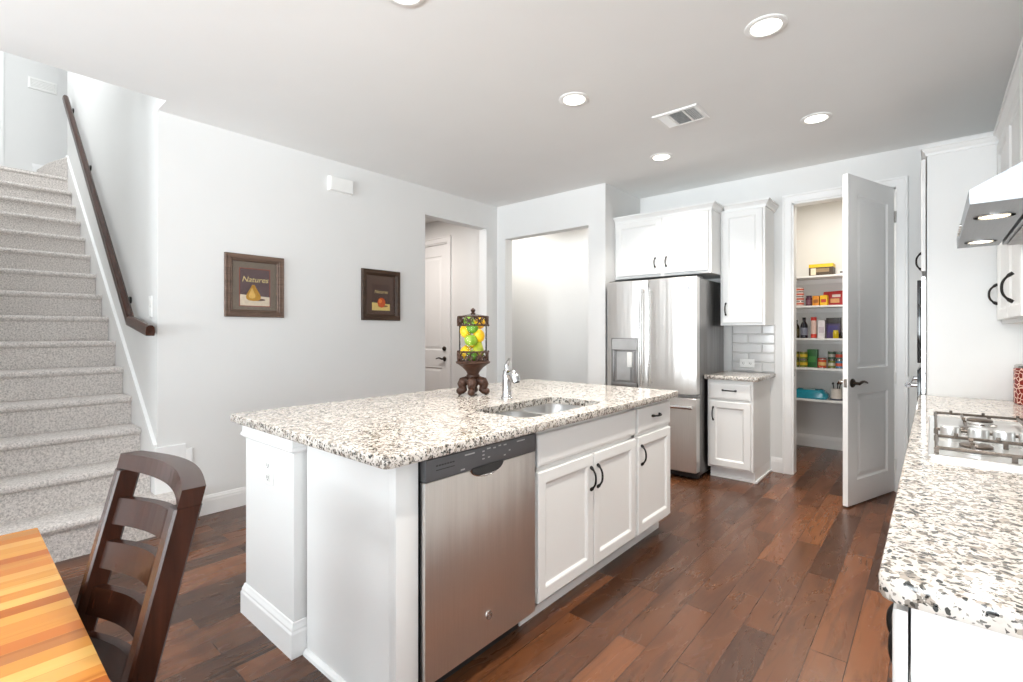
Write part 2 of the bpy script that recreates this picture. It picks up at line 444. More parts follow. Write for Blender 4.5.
# stair walls
m = MB(); m.box(-7.55, XL - .12, YS, YS + .115, 0, 5.5); m.box(XL - .12, -3.70, YS, YS + .115, CEIL + .02, 5.5); struct('wall_stair', m, M('wall_paint'))
m = MB(); m.box(-8.5, -3.70, -.32, -.2, 0, 5.5); struct('wall_stair_far', m, M('wall_paint'))
m = MB(); m.box(-8.52, -8.40, -.32, 3.2, 2.7, 5.5); struct('wall_landing', m, M('wall_paint'))
m = MB(); m.box(-8.5, -3.4, 3.1, 3.2, 2.99, 5.5); m.box(-3.72, -3.60, -.3, 3.1, CEIL + .25, 5.5); struct('wall_upstairs', m, M('wall_paint'))
m = MB(); m.box(-8.42, -7.38, -.2, .95, 2.80, 3.03); m.box(-8.42, -3.9, 1.04, 3.1, CEIL + .25, 3.03); struct('floor_landing', m, M('carpet'))
baseboard('baseboard_landing', (-8.40, .70), (-8.40, 1.6), (1, 0), 3.20, .17)
m = MB(); m.box(-8.40, -8.375, .405, .455, 3.03, 5.3); struct('trim_landing', m, M('trim_white'))
# alcove wall, fridge side wall, pantry wall
m = MB(); m.box(XL, -3.77, YA, YA + .12, 0, CEIL); m.box(-3.77, -2.645, YA, YA + .12, 2.375, CEIL); m.box(-2.645, -2.45, YA, 5.14, 0, CEIL)
struct('wall_alcove', m, M('wall_paint'))
m = MB(); m.box(-2.45, -.968, YB, YB + .12, 0, CEIL); m.box(-.968, -.228, YB, YB + .12, 2.46, CEIL); m.box(-.228, XR, YB, YB + .12, 0, CEIL)
struct('wall_pantry', m, M('wall_paint'))
m = MB(); m.box(-7.3, -2.645, 5.25, 5.37, 0, CEIL); struct('wall_passage', m, M('wall_paint'))
m = MB(); m.box(-1.62, -1.5, 5.14, 6.51, 0, CEIL); m.box(.40, .52, 5.14, 6.51, 0, CEIL); m.box(-1.62, .52, 6.39, 6.51, 0, CEIL)
struct('wall_pantry_inner', m, M('wall_paint'))
m = MB(); m.box(-7.3, -5.72, 4.26, 4.38, 0, CEIL); m.box(-5.72, -4.775, 4.26, 4.38, 2.46, CEIL); m.box(-4.775, XL - .12, 4.26, 4.38, 0, CEIL)
m.box(-7.3, -7.2, YS + .115, 4.38, 0, CEIL)
struct('wall_hall', m, M('wall_paint'))
m = MB(); m.box(XR, XR + .12, .55, 5.14, 0, CEIL); struct('wall_right', m, M('wall_paint'))
# living area behind the camera, with its windows
m = MB(); m.box(XR, 4.12, .55, .67, 0, CEIL); struct('wall_living', m, M('wall_paint'))
m = MB()
xs = [-4.0, -3.35, -1.85, -1.05, .45, 1.25, 2.75, 4.12]
for a, b in zip(xs[::2], xs[1::2]): m.box(a, b, -4.6, -4.48, 0, CEIL)
for a, b in zip(xs[1::2], xs[2::2]): m.box(a, b, -4.6, -4.48, 0, .4); m.box(a, b, -4.6, -4.48, 2.5, CEIL)
struct('wall_front', m, M('wall_paint'))
m = MB()
ys = [-4.6, -3.6, -2.2, -1.6, -.2, .67]
for a, b in zip(ys[::2], ys[1::2]): m.box(4.0, 4.12, a, b, 0, CEIL)
for a, b in zip(ys[1::2], ys[2::2]): m.box(4.0, 4.12, a, b, 0, .4); m.box(4.0, 4.12, a, b, 2.5, CEIL)
struct('wall_living_side', m, M('wall_paint'))
# baseboards
baseboard('baseboard_left', (XL, 1.13), (XL, 3.18), (1, 0))
baseboard('baseboard_left', (XL, 4.08), (XL, YA), (1, 0))
baseboard('baseboard_alcove', (XL, YA), (-3.77, YA), (0, -1)); baseboard('baseboard_alcove', (-2.645, YA), (-2.45, YA), (0, -1))
baseboard('baseboard_pantry', (-1.14, YB), (-1.046, YB), (0, -1)); baseboard('baseboard_pantry', (-.15, YB), (XR, YB), (0, -1))
baseboard('baseboard_pantry_inner', (-1.5, 6.39), (.40, 6.39), (0, -1)); baseboard('baseboard_passage', (-7.2, 5.25), (-2.645, 5.25), (0, -1))
baseboard('baseboard_hall', (-4.69, 4.26), (XL - .12, 4.26), (0, -1))
# stair skirt end block that wraps the wall corner
m = MB(); m.box(XL, XL + .016, YS - .016, 1.08, .20, .525, .003); m.box(XL, XL + .016, 1.08, 1.12, .20, .49, .003); struct('trim_skirt_return', m, M('trim_white'))

def casing(name, x0, x1, z1, y, w=.078):
    m = MB()
    prof = [(0, .010), (.008, .016), (w - .022, .018), (w - .014, .024), (w - .002, .024), (w, .004), (w, 0), (0, 0)]   # across, out
    for sgn, xx in ((-1, x0), (1, x1)):
        m.loft([[(xx + sgn * a, y - o, 0) for a, o in prof], [(xx + sgn * a, y - o, z1 + a) for a, o in prof]])
    m.loft([[(x0 - a, y - o, z1 + a) for a, o in prof], [(x1 + a, y - o, z1 + a) for a, o in prof]])
    m.box(x0 - .001, x0 + .012, y, y + .12, 0, z1); m.box(x1 - .012, x1 + .001, y, y + .12, 0, z1); m.box(x0, x1, y, y + .12, z1 - .012, z1 + .001)
    return struct(name, m, M('trim_white'))
casing('trim_1', -.968, -.228, 2.46, YB)
casing('trim_2', -5.72, -4.775, 2.46, 4.26)
# strike plate on the left jamb of the pantry doorway
m = MB(); m.box(-.9565, -.9545, YB + .03, YB + .06, .89, .95); obj('strike_plate', m, M('nickel'), bpy.data.objects['trim_1'])

def lever(mtx, u, v, d, sgn, parent, mat='bronze_metal'):
    m = MB(); 
    m.tube([mtx @ Vector((u, v, d)), mtx @ Vector((u, v, d + .006)), mtx @ Vector((u, v, d + .012))], [.033, .033, .026], 24)
    m.tube([mtx @ Vector((u, v, d)), mtx @ Vector((u, v, d + .05))], .011, 12)
    m.tube([mtx @ Vector((u + sgn * t, v + .012 * math.sin(t * 28), d + .05)) for t in (-.008, .02, .045, .07, .095, .115)], [.010, .011, .0095, .0085, .008, .006], 10)
    return obj('door_handle', m, M(mat), parent)
def leaf(name, mtx, w, z0, z1, t, panels, parent=None):
    m = MB(); L = []
    # body with the panel openings on the front, done as frame boxes plus sunk panels
    st = panels[0][0]; u0, u1 = panels[0][0], panels[0][1]
    m.mbox(mtx, 0, u0, z0, z1, 0, t); m.mbox(mtx, u1, w, z0, z1, 0, t)
    zs = [z0] + [z for p in panels for z in (p[2], p[3])] + [z1]
    for a, b in zip(zs[::2], zs[1::2]): m.mbox(mtx, u0, u1, a, b, 0, t)
    for (a, b, c, d) in panels:
        for sgn in (1, -1):
            f = (lambda x: t - x) if sgn == 1 else (lambda x: x)
            loops = [[mtx @ Vector((p[0], p[1], f(dep))) for p in ((a + i, c + i), (b - i, c + i), (b - i, d - i), (a + i, d - i))] for i, dep in ((0, 0), (.010, .010), (.022, .011), (.050, .004), (.055, .004))]
            m.loft(loops, False, True)
    o = struct(name, m, M('trim_white'), parent); o['kind'] = 'structure'; return o
# hall door (closed)
d1 = leaf('door_1', FM((-5.70, 4.315, 0), '-y'), .915, .01, 2.445, .035, [(.12, .795, .22, .82), (.12, .795, 1.05, 2.30)])
lever(FM((-5.70, 4.315, 0), '-y'), .85, .94, .035, -1, d1)
mm = FM((-5.70, 4.315, 0), '-y'); m = MB(); m.tube([mm @ Vector((.85, 1.075, .035)), mm @ Vector((.85, 1.075, .050)), mm @ Vector((.85, 1.075, .058))], [.030, .030, .022], 20); obj('deadbolt', m, M('bronze_metal'), d1)
# pantry door (open into the kitchen), hinged on the right jamb
hx, hy = -.238, 5.000; fx, fy = -.472, 4.310
ux = Vector((fx - hx, fy - hy, 0)).normalized(); nx = Vector((-ux.y, ux.x, 0))      # seen face looks toward +x -y
if nx.x < 0: nx = -nx
DM = Matrix(((ux.x, 0, nx.x, hx), (ux.y, 0, nx.y, hy), (0, 1, 0, 0), (0, 0, 0, 1)))
DW_ = .725
d2 = leaf('door_2', DM @ Matrix.Translation((0, 0, -.035)), DW_, .012, 2.452, .035, [(.110, .590, .19, .83), (.110, .590, 1.02, 2.31)])
lever(DM, DW_ - .06, .915, 0, -1, d2)
DM2 = DM @ Matrix.Translation((0, 0, -.035)) @ Matrix.Scale(-1, 4, (0, 0, 1))
lever(DM2, DW_ - .06, .915, 0, -1, d2, 'nickel')
m = MB(); m.mbox(DM, DW_ - .001, DW_ + .0015, .885, .945, -.028, -.007); obj('latch_plate', m, M('nickel'), d2)
for z in (.22, .92, 2.22):
    m = MB(); m.tube([DM @ Vector((-.010, z - .045, .004)), DM @ Vector((-.010, z + .045, .004))], .009, 12); m.mbox(DM, -.008, .002, z - .045, z + .045, -.030, .001)
    obj('hinge', m, M('leaf_white' if z < 2 else 'nickel'), d2)

# ------------------------------------------------------------------ stairs
st = thing('staircase', 'grey carpeted staircase climbing between the walls at left', 'staircase', (-5.5, .35, 0))
RUN, RISE, N1 = .2627, .2007, -3.72
for k in range(1, 16):
    xf = N1 - RUN * (k - 1); z = RISE * k + .015; zb = 0 if k == 1 else z - RISE - .05
    y1 = YS - .018 if k > 1 else 1.115
    xb = xf - (RUN if k < 15 else .30) - .03
    prof = [(xb, zb), (xb, z)]
    r = .022
    for j in range(0, 7):
        a = PI / 2 - j * PI / 6
        prof.append((xf + .006 + r * math.cos(a), z - r + r * math.sin(a)))
    prof += [(xf, z - 2 * r - .004), (xf, zb)]
    m = MB()
    if k == 1:
        # bullnose bottom step wrapping past the wall corner
        def ring(o, zz):
            P = [(XL + .002 - .0, YS + .001), (xb, YS - .02), (xb, -.195), (xf + o, -.195)]
            for j in range(9):
                a = j * PI / 2 / 8; P.append((xf + o - (.075 + o * .3) * (1 - math.cos(a)), y1 - .075 + (.075 + o) * math.sin(a)))
            P.append((XL + .002, y1 + o)); return [(p[0], p[1], zz) for p in P]
        m.loft([ring(0, 0), ring(0, z - .048), ring(.018, z - .044), ring(.026, z - .026), ring(.022, z - .010), ring(.008, z)])
    else:
        m.prism(prof, 'y', -.195, y1)
    obj('step', m, M('carpet'), st)
m = MB(); L = [(-7.40, .902), (-7.95, .902), (-7.95, .70), (-7.62, .76)]
m.loft([[(x, y, 3.031) for x, y in L], [(x, y, 3.19 + (y - .70) * .35) for x, y in L], [(x + (-.02 if x > -7.9 else 0), y + (.02 if y < .8 else 0), 3.205 + (y - .70) * .35) for x, y in L]]); obj('winder_step', m, M('carpet'), st)
sl = RISE / RUN
def skz(x): return .70 + (-4.10 - x) * sl * 1.0
m = MB(); m.prism([(XL, .0), (XL, skz(XL) - .02), (-7.50, skz(-7.50)), (-7.54, skz(-7.50)), (-7.54, 2.7)], 'y', YS - .016, YS - .001)
m.prism([(XL, skz(XL) - .025), (XL, skz(XL) - .005), (-7.50, skz(-7.50) + .015), (-7.50, skz(-7.50) - .005)], 'y', YS - .022, YS - .0005)
obj('skirt_board', m, M('trim_white'), st, smooth=False)
# handrail
hr = thing('handrail', 'dark stained wooden handrail on the stair wall', 'handrail', (-5.6, YS, 1.3))
m = MB(); RY = .862
sec = [(-.022, -.034), (.022, -.034), (.026, -.010), (.022, .022), (.010, .034), (-.010, .034), (-.022, .022), (-.026, -.010)]
path = [(-7.20, 3.855), (-4.33, 1.375), (-3.81, 1.300)]
loops = []
for i, (x, z) in enumerate(path):
    t1 = Vector((path[max(i, 1)][0] - path[max(i, 1) - 1][0], 0, path[max(i, 1)][1] - path[max(i, 1) - 1][1])).normalized()
    j = min(i, 1); t2 = Vector((path[j + 1][0] - path[j][0], 0, path[j + 1][1] - path[j][1])).normalized()
    n1 = Vector((-t1.z, 0, t1.x)); n2 = Vector((-t2.z, 0, t2.x)); n = (n1 + n2).normalized()
    if n.z < 0: n = -n
    k = 1 / max(.4, abs(n.dot(n1)))
    loops.append([Vector((x, RY + a, z)) + n * b * k for a, b in sec])
m.loft(loops); obj('rail', m, M('rail_wood'), hr, smooth=False)
for x in (-7.12, -6.15, -4.60):
    zc = 1.375 + (-4.33 - x) * (3.855 - 1.375) / (7.20 - 4.33)
    m = MB(); m.tube([(x, YS, zc - .075), (x, YS - .012, zc - .075)], .026, 16); m.tube([(x, YS - .008, zc - .075), (x, RY + .02, zc - .075), (x, RY, zc - .06), (x, RY, zc - .036)], .008, 8); obj('bracket', m, M('black_metal'), hr)
# wall fittings
def plate(name, label, cat, mtx, w, h, kind):
    t = thing(name, label, cat, mtx @ Vector((0, -h / 2, 0)))
    obj('cover_plate', MB().rings(mtx, -w / 2, w / 2, -h / 2, h / 2, [(0, 0), (0, .003), (.004, .006)]), M('white_plastic'), t, smooth=False)
    if kind == 'switch2':
        for s_ in (-.018, .018): 
            m = MB(); m.mbox(mtx, -.016, .016, s_ * 1.9 - .028, s_ * 1.9 + .028, .006, .010, .002); obj('rocker', m, M('leaf_white'), t)
    elif kind == 'switch':
        m = MB(); m.mbox(mtx, -.017, .017, -.034, .034, .006, .009, .002); obj('rocker', m, M('leaf_white'), t)
    else:
        for s_ in (-1, 1):
            uv = (s_ * w * .24, 0) if kind == 'outletH' else (0, s_ * h * .22)
            m = MB(); m.mbox(mtx, uv[0] - .017, uv[0] + .017, uv[1] - .017, uv[1] + .017, .006, .009, .003); so = obj('socket', m, M('leaf_white'), t)
            m = MB(); 
            for q in (-.007, .007): m.mbox(mtx, uv[0] + q - .0015, uv[0] + q + .0015, uv[1] - .006, uv[1] + .006, .009, .0095)
            m.tube([mtx @ Vector((uv[0], uv[1] - .011, .009)), mtx @ Vector((uv[0], uv[1] - .011, .0095))], .003, 8); obj('slot', m, M('black_plastic'), so)
    return t
plate('light_switch', 'white double light switch on the stair wall beside the handrail', 'light switch', FM((-4.055, YS, 1.465), '-y'), .075, .145, 'switch2')
# upstairs register
MX = FM((-8.40, .795, 4.36), '+x')
t = thing('wall_vent', 'white slatted air vent high on the wall above the stairs', 'vent', (-8.4, .795, 4.29))
obj('vent_frame', MB().rings(MX, -.13, .13, -.07, .07, [(0, 0), (0, .008), (.02, .010), (.022, .002)]), M('white_plastic'), t, smooth=False)
m = MB()
for k in range(6): m.mbox(MX, -.105, .105, -.045 + k * .018 - .005, -.045 + k * .018 + .005, .002, .008)
obj('louver', m, M('white_plastic'), t)
# chime box
MX = FM((XL, 2.2375, 2.56), '+x')
t = thing('chime_box', 'white chime box high on the wall above the two framed pictures', 'door chime', (XL, 2.2375, 2.50))
obj('cover', MB().rings(MX, -.108, .108, -.060, .060, [(0, 0), (.002, .036), (.006, .042)]), M('white_plastic'), t, smooth=False)
obj('back_plate', MB().rings(MX, -.112, .112, -.064, .064, [(0, 0), (0, .006)]), M('white_plastic'), t, smooth=False)

# ------------------------------------------------------------------ framed fruit prints
def picture(y0, y1, z0, z1, name, label, frame, matc, fruit):
    yc, zc = (y0 + y1) / 2, (z0 + z1) / 2; w, h = y1 - y0, z1 - z0
    mx = FM((XL, yc, zc), '+x'); t = thing(name, label, 'picture', (XL, yc, z0), 'framed fruit pictures')
    obj('frame', MB().loft([[mx @ Vector(p) for p in ((-w / 2 + i, -h / 2 + i, d), (w / 2 - i, -h / 2 + i, d), (w / 2 - i, h / 2 - i, d), (-w / 2 + i, h / 2 - i, d))] for i, d in ((0, .001), (0, .020), (.006, .026), (.020, .022), (.034, .024), (.040, .018), (.046, .020), (.054, .012), (.054, .004))], False, False), frame, t, smooth=False)
    m = MB(); m.mbox(mx, -w / 2 + .05, w / 2 - .05, -h / 2 + .05, h / 2 - .05, .001, .005); obj('mat_board', m, matc, t)
    # the print itself: dark ground, pale table top, fruit and its shade, all flat layers
    pw, ph = (w * .25, h * .295) if fruit == 'pear' else (w * .235, h * .26)
    cy = -.01 if fruit == 'pear' else -.02
    m = MB()
    def poly(pts, d):
        f = m.bm.faces.new([m.bm.verts.new(mx @ Vector((a, b + cy, d))) for a, b in pts]); f.material_index = m.mi
    if fruit == 'pear':
        m.mi = 2; poly([(-pw - .005, -ph - .005), (pw + .005, -ph - .005), (pw + .005, ph + .005), (-pw - .005, ph + .005)], .0055)
    m.mi = 0; poly([(-pw, -ph), (pw, -ph), (pw, ph), (-pw, ph)], .006)
    m.mi = 1; poly([(-pw, -ph), (pw, -ph), (pw, -ph * .50), (-pw, -ph * .40)], .0065)
    m.mi = 4; poly([(.02 + .055 * math.cos(a), -ph * .66 + .010 * math.sin(a)) for a in [2 * PI * k / 16 for k in range(16)]], .0068)
    m.mi = 3
    if fruit == 'pear':
        base = -ph * .72
        out = [(.0, .120), (.010, .118), (.018, .100), (.030, .078), (.046, .052), (.054, .030), (.050, .012), (.034, .001), (0, -.003)]
        poly([(a - .012, base + b) for a, b in out] + [(-a - .012, base + b) for a, b in out[-2:0:-1]], .0072)
        m.mi = 5; poly([(a * .45 - .022, base + .018 + b * .62) for a, b in out] + [(-a * .45 - .022, base + .018 + b * .62) for a, b in out[-2:0:-1]], .0075)
    else:
        c = (.004, -ph * .40); poly([(c[0] + .043 * math.cos(a), c[1] + .046 * math.sin(a)) for a in [2 * PI * k / 24 for k in range(24)]], .0072)
        m.mi = 5; poly([(c[0] - .014 + .018 * math.cos(a), c[1] + .014 + .020 * math.sin(a)) for a in [2 * PI * k / 16 for k in range(16)]], .0075)
    mats = [tint(98, 80, 82), tint(226, 212, 190), tint(150, 70, 54), tint(190, 140, 50), tint(110, 88, 74), tint(226, 186, 104)] if fruit == 'pear' else \
           [tint(74, 52, 46), tint(232, 206, 128), tint(74, 52, 46), tint(206, 84, 26), tint(140, 100, 50), tint(240, 140, 60)]
    obj('art_print', m, mats, t, smooth=False)
    text_obj('lettering', 'Natures', .058 if fruit == 'pear' else .044, tint(222, 200, 140), mx @ Matrix.Translation((0, ph * .42 + cy, .0070)), t, shear=.25)
    m = MB(); m.mbox(mx, -w / 2 + .05, w / 2 - .05, -h / 2 + .05, h / 2 - .05, .0092, .0098); obj('glazing', m, M('clear_glass'), t)
    return t
picture(1.323, 1.749, 1.404, 1.872, 'framed_picture', 'framed pear picture with a wide grey-brown mat, nearer the stairs', M('frame_wood'), tint(122, 110, 98), 'pear')
picture(2.446, 2.860, 1.400, 1.867, 'framed_picture', 'dark framed picture of an orange fruit on a yellow tabletop', M('frame_wood_dark'), tint(88, 66, 56), 'peach')

# ------------------------------------------------------------------ island
IY0, IY1 = .86, 3.095
# bar-side knee wall
t = thing('knee_wall', 'white plastered end wall of the island with its tall baseboard', 'island wall', (-2.15, 2, 0))
obj('wall_body', MB().box(-2.40, -1.925, .905, 3.05, 0, .874, .006), M('wall_paint'), t)
m = MB(); outset_loft(m, -2.40, -1.925, .905, 3.05, [(0, 0), (0, .016), (.095, .016), (.104, .012), (.112, .012), (.126, .006), (.134, .004), (.136, 0)], 'lrfb'); obj('baseboard', m, M('trim_white'), t, smooth=False)
m = MB(); outset_loft(m, -2.40, -1.925, .905, 3.05, [(.806, 0), (.808, .006), (.818, .016), (.828, .016), (.834, .010), (.874, .010)], 'lrfb'); obj('top_moulding', m, M('trim_white'), t, smooth=False)
plate('power_outlet', 'white double outlet plate on the end wall of the kitchen island', 'outlet', FM((-2.142, .9045, .70), '-y'), .075, .118, 'outlet')
# end panel
t = thing('end_panel', 'smooth white end panel beside the dishwasher under the countertop', 'cabinet panel', (-1.6, .95, 0))
obj('panel', MB().box(-1.905, -1.306, .950, .970, 0, .874), M('cabinet_white'), t)
m = MB(); m.box(-1.325, -1.304, .944, 1.034, 0, .874, .002); m.box(-1.345, -1.306, .946, .952, 0, .874, .002); obj('corner_stile', m, M('cabinet_white'), t)
m = MB(); m.prism([(.950, 0), (.932, 0), (.935, .012), (.943, .020), (.950, .022)], 'x', -1.905, -1.31); obj('shoe_moulding', m, M('trim_white'), t, smooth=False)

# dishwasher
MX = FM((-1.304, 1.04, 0), '+x'); dwid = .60
t = thing('dishwasher', 'stainless steel dishwasher with a dark grey control strip in the island', 'dishwasher', (-1.55, 1.34, 0))
obj('tub', MB().box(-1.88, -1.306, 1.045, 1.635, .105, .862), M('black_plastic'), t)
# door front with a scooped pocket handle
m = MB(); m.mbox(MX, .002, dwid - .004, .105, .785, -.001, .026, .003); obj('door', m, M('stainless'), t)
m = MB(); m.mbox(MX, .002, dwid - .004, .787, .862, -.001, .030, .003); cp = obj('control_panel', m, M('dark_gray_panel'), t)
m = MB()
for k in range(7): m.mbox(MX, .045 + k * .0125, .054 + k * .0125, .834, .839, .0302, .0312)
m.mbox(MX, .045, .130, .820, .823, .0302, .0312); obj('vent', m, M('black_plastic'), cp)
for u, v, w in ((.27, .842, .012), (.27, .828, .012), (.27, .814, .012), (.295, .848, .02), (.33, .845, .014), (.36, .848, .014), (.39, .846, .016), (.30, .815, .012), (.42, .820, .01), (.39, .806, .012), (.47, .846, .05), (.18, .845, .05), (.16, .796, .02)):
    m = MB(); m.mbox(MX, u, u + w, v, v + .005, .0302, .0306); obj('button', m, M('mark_grey'), cp)
m = MB(); P = []
for k in range(13):
    a = PI + k * PI / 12; P.append((.300 + .085 * (abs(math.cos(a)) ** .6) * (1 if math.cos(a) > 0 else -1), .790 + .032 * math.sin(a)))
P = [(.215, .793)] + P[0:] + [(.385, .793)]
m.loft([[MX @ Vector((a, b, .0265)) for a, b in P], [MX @ Vector((a, b, .0330)) for a, b in P]]); obj('handle_pocket', m, M('black_plastic'), t)
m = MB(); pts = [MX @ Vector((.300 + .089 * math.cos(a) , .788 + .036 * math.sin(a), .0275)) for a in [PI + k * PI / 16 for k in range(17)]]; m.tube(pts, .003, 6); obj('pocket_lip', m, M('stainless_bright'), t)
m = MB(); m.tube([MX @ Vector((.31, .215, .026)), MX @ Vector((.31, .215, .0285))], .017, 24); bd = obj('badge', m, M('stainless_bright'), t)
m = MB(); m.tube([MX @ Vector((.31 + .013 * math.cos(a), .215 + .013 * math.sin(a), .0287)) for a in [k * 2 * PI / 20 for k in range(21)]], .0010, 5)
for q in (-.004, .005): m.tube([MX @ Vector((.31 + q + .0045 * math.cos(a), .215 + .006 * math.sin(a), .0287)) for a in [.6 + k * 5 / 12 for k in range(13)]], .0009, 5)
obj('emblem', m, M('dark_gray_panel'), bd)
m = MB(); m.box(-1.40, -1.372, 1.045, 1.635, 0, .100); obj('toe_panel', m, M('black_plastic'), t)

def kick(mb, x0, x1, y0, y1): mb.box(x0, x1, y0, y1, 0, .1)
# sink cabinet
t = thing('sink_cabinet', 'white two-door sink cabinet between the dishwasher and the narrow drawer cabinet', 'cabinet', (-1.6, 2.12, 0), 'island base cabinets')
m = MB(); m.box(-1.90, -1.306, 1.645, 2.596, .10, .115); m.box(-1.90, -1.306, 1.645, 1.66, .10, .874); m.box(-1.90, -1.306, 2.581, 2.596, .10, .874); m.box(-1.90, -1.885, 1.66, 2.58, .116, .874)
m.box(-1.325, -1.306, 1.645, 1.68, .10, .874); m.box(-1.325, -1.306, 2.56, 2.596, .10, .874); m.box(-1.325, -1.306, 1.66, 2.58, .68, .874); m.box(-1.325, -1.306, 1.66, 2.58, .10, .14)
obj('body', m, M('cabinet_white'), t, smooth=False)
m = MB(); m.box(-1.90, -1.372, 1.645, 2.596, 0, .0995); obj('toe_kick', m, M('trim_white'), t)
MX = FM((-1.306, 0, 0), '+x')
door('false_front', MX, 1.668, 2.580, .705, .845, t, steps=DRAW)
a = door('door', MX, 1.668, 2.119, .118, .682, t); pull(MX, 2.092, .565, .115, True, a)
a = door('door', MX, 2.129, 2.580, .118, .682, t); pull(MX, 2.156, .565, .115, True, a)
t = thing('drawer_cabinet', 'narrow white cabinet with one drawer and door at the far island end', 'cabinet', (-1.6, 2.83, 0), 'island base cabinets')
obj('body', MB().box(-1.90, -1.306, 2.598, 3.078, .10, .874), M('cabinet_white'), t)
m = MB(); m.box(-1.90, -1.372, 2.598, 3.078, 0, .0995); obj('toe_kick', m, M('trim_white'), t)
a = door('drawer', MX, 2.612, 3.066, .705, .845, t, steps=DRAW); pull(MX, 2.84, .785, .105, False, a)
a = door('door', MX, 2.612, 3.066, .118, .682, t); pull(MX, 2.648, .575, .115, True, a)

def rrect(x0, x1, y0, y1, r, n=6):
    P = []
    for cx, cy, a0 in ((x1 - r, y0 + r, -PI / 2), (x1 - r, y1 - r, 0), (x0 + r, y1 - r, PI / 2), (x0 + r, y0 + r, PI)):
        for k in range(n + 1):
            a = a0 + k * PI / 2 / n; P.append((cx + r * math.cos(a), cy + r * math.sin(a)))
    return P
EDGE = [(.007, .912), (.002, .910), (0, .904), (0, .882), (.003, .876), (.008, .875)]
hole = rrect(-1.70, -1.345, 1.66, 2.33, .07)
t = obj('island_countertop', MB().slab(rrect(-2.475, -1.238, IY0, IY1, .025, 4), [hole], EDGE), M('granite'))
tag(t, 'large speckled granite countertop on the kitchen island', 'countertop')
# sink: two bowls under the cut-out
t = thing('double_sink', 'stainless double bowl sink set under the island countertop', 'sink', (-1.52, 1.97, .70))
m = MB(); m.slab(rrect(-1.72, -1.325, 1.642, 2.35, .08), [rrect(-1.695, -1.350, 1.67, 1.97, .085), rrect(-1.695, -1.350, 2.00, 2.32, .085)], [(0, .8745), (0, .871)]); obj('rim', m, M('sink_steel'), t)
for a, b in ((1.67, 1.97), (2.00, 2.32)):
    m = MB(); m.loft([[(p[0], p[1], z) for p in rrect(-1.695 + i, -1.350 - i, a + i, b - i, .085)] for i, z in ((0, .873), (.006, .76), (.03, .715), (.07, .70))], False, True)
    bo = obj('bowl', m, M('sink_steel'), t)
    m = MB(); m.lathe([(.045, 0), (.045, .003), (.038, .004), (.030, .001), (.012, .001)], (-1.52, (a + b) / 2, .7005), 20); obj('drain', m, M('chrome'), bo)
# faucet
t = thing('faucet', 'chrome single handle faucet at the back of the sink', 'faucet', (-1.835, 2.088, .912)); fx_, fy_ = -1.835, 2.088
m = MB(); m.lathe([(.034, .912), (.034, .918), (.028, .926), (.0265, .96), (.0255, 1.02), (.026, 1.045), (.022, 1.07), (.012, 1.082)], (fx_, fy_, 0), 24); obj('body', m, M('chrome'), t)
m = MB(); m.tube([(fx_ - .004, fy_, 1.02), (fx_ + .025, fy_ - .003, 1.058), (fx_ + .050, fy_ - .006, 1.056), (fx_ + .070, fy_ - .009, 1.036), (fx_ + .078, fy_ - .010, 1.012)], [.020, .022, .025, .027, .024], 14); sp_ = obj('spout', m, M('chrome'), t)
m = MB(); m.tube([(fx_ + .078, fy_ - .010, 1.013), (fx_ + .079, fy_ - .010, 1.007)], .018, 14); obj('spray_face', m, M('black_plastic'), sp_)
m = MB(); m.tube([(fx_, fy_, 1.07), (fx_ - .004, fy_, 1.10), (fx_ + .010, fy_, 1.125), (fx_ + .020, fy_, 1.140)], [.016, .012, .008, .009], 10); obj('lever', m, M('chrome'), t)

# ------------------------------------------------------------------ urn of fruit
ux_, uy_ = -2.101, 2.080; B = .912
t = thing('fruit_urn', 'dark carved pedestal urn with a clear glass cylinder on the island', 'urn', (ux_, uy_, B))
m = MB(); m.lathe([(.018, .05), (.030, .055), (.034, .075), (.026, .09), (.030, .105), (.040, .112), (.040, .120), (.034, .126), (.040, .140), (.062, .165), (.088, .185), (.102, .192), (.104, .200), (.098, .204), (.03, .205)], (ux_, uy_, B), 32); obj('pedestal', m, M('urn_wood'), t)
for k in range(4):
    a = math.radians(-52 + 90 * k); dx, dy = math.cos(a), math.sin(a); m = MB()
    pts = [(.022, .080), (.044, .088), (.064, .082), (.072, .066), (.066, .050), (.054, .044), (.052, .036), (.064, .026), (.078, .024)]
    m.tube([(ux_ + dx * r, uy_ + dy * r, B + z) for r, z in pts], [.022, .025, .026, .024, .022, .020, .020, .021, .020], 12)
    m.ball((ux_ + dx * .080, uy_ + dy * .080, B + .024), .0225, 2); m.ball((ux_ + dx * .058, uy_ + dy * .058, B + .078), .030, 2)
    m.tube([(ux_ + dx * r, uy_ + dy * r, B + z) for r, z in ((.070, .002), (.088, .002))], .002, 6)
    obj('leg', m, M('urn_wood'), t)
m = MB(); m.lathe([(.084, .206), (.084, .470)], (ux_, uy_, B), 40, caps=False); obj('glass_cylinder', m, M('clear_glass'), t)
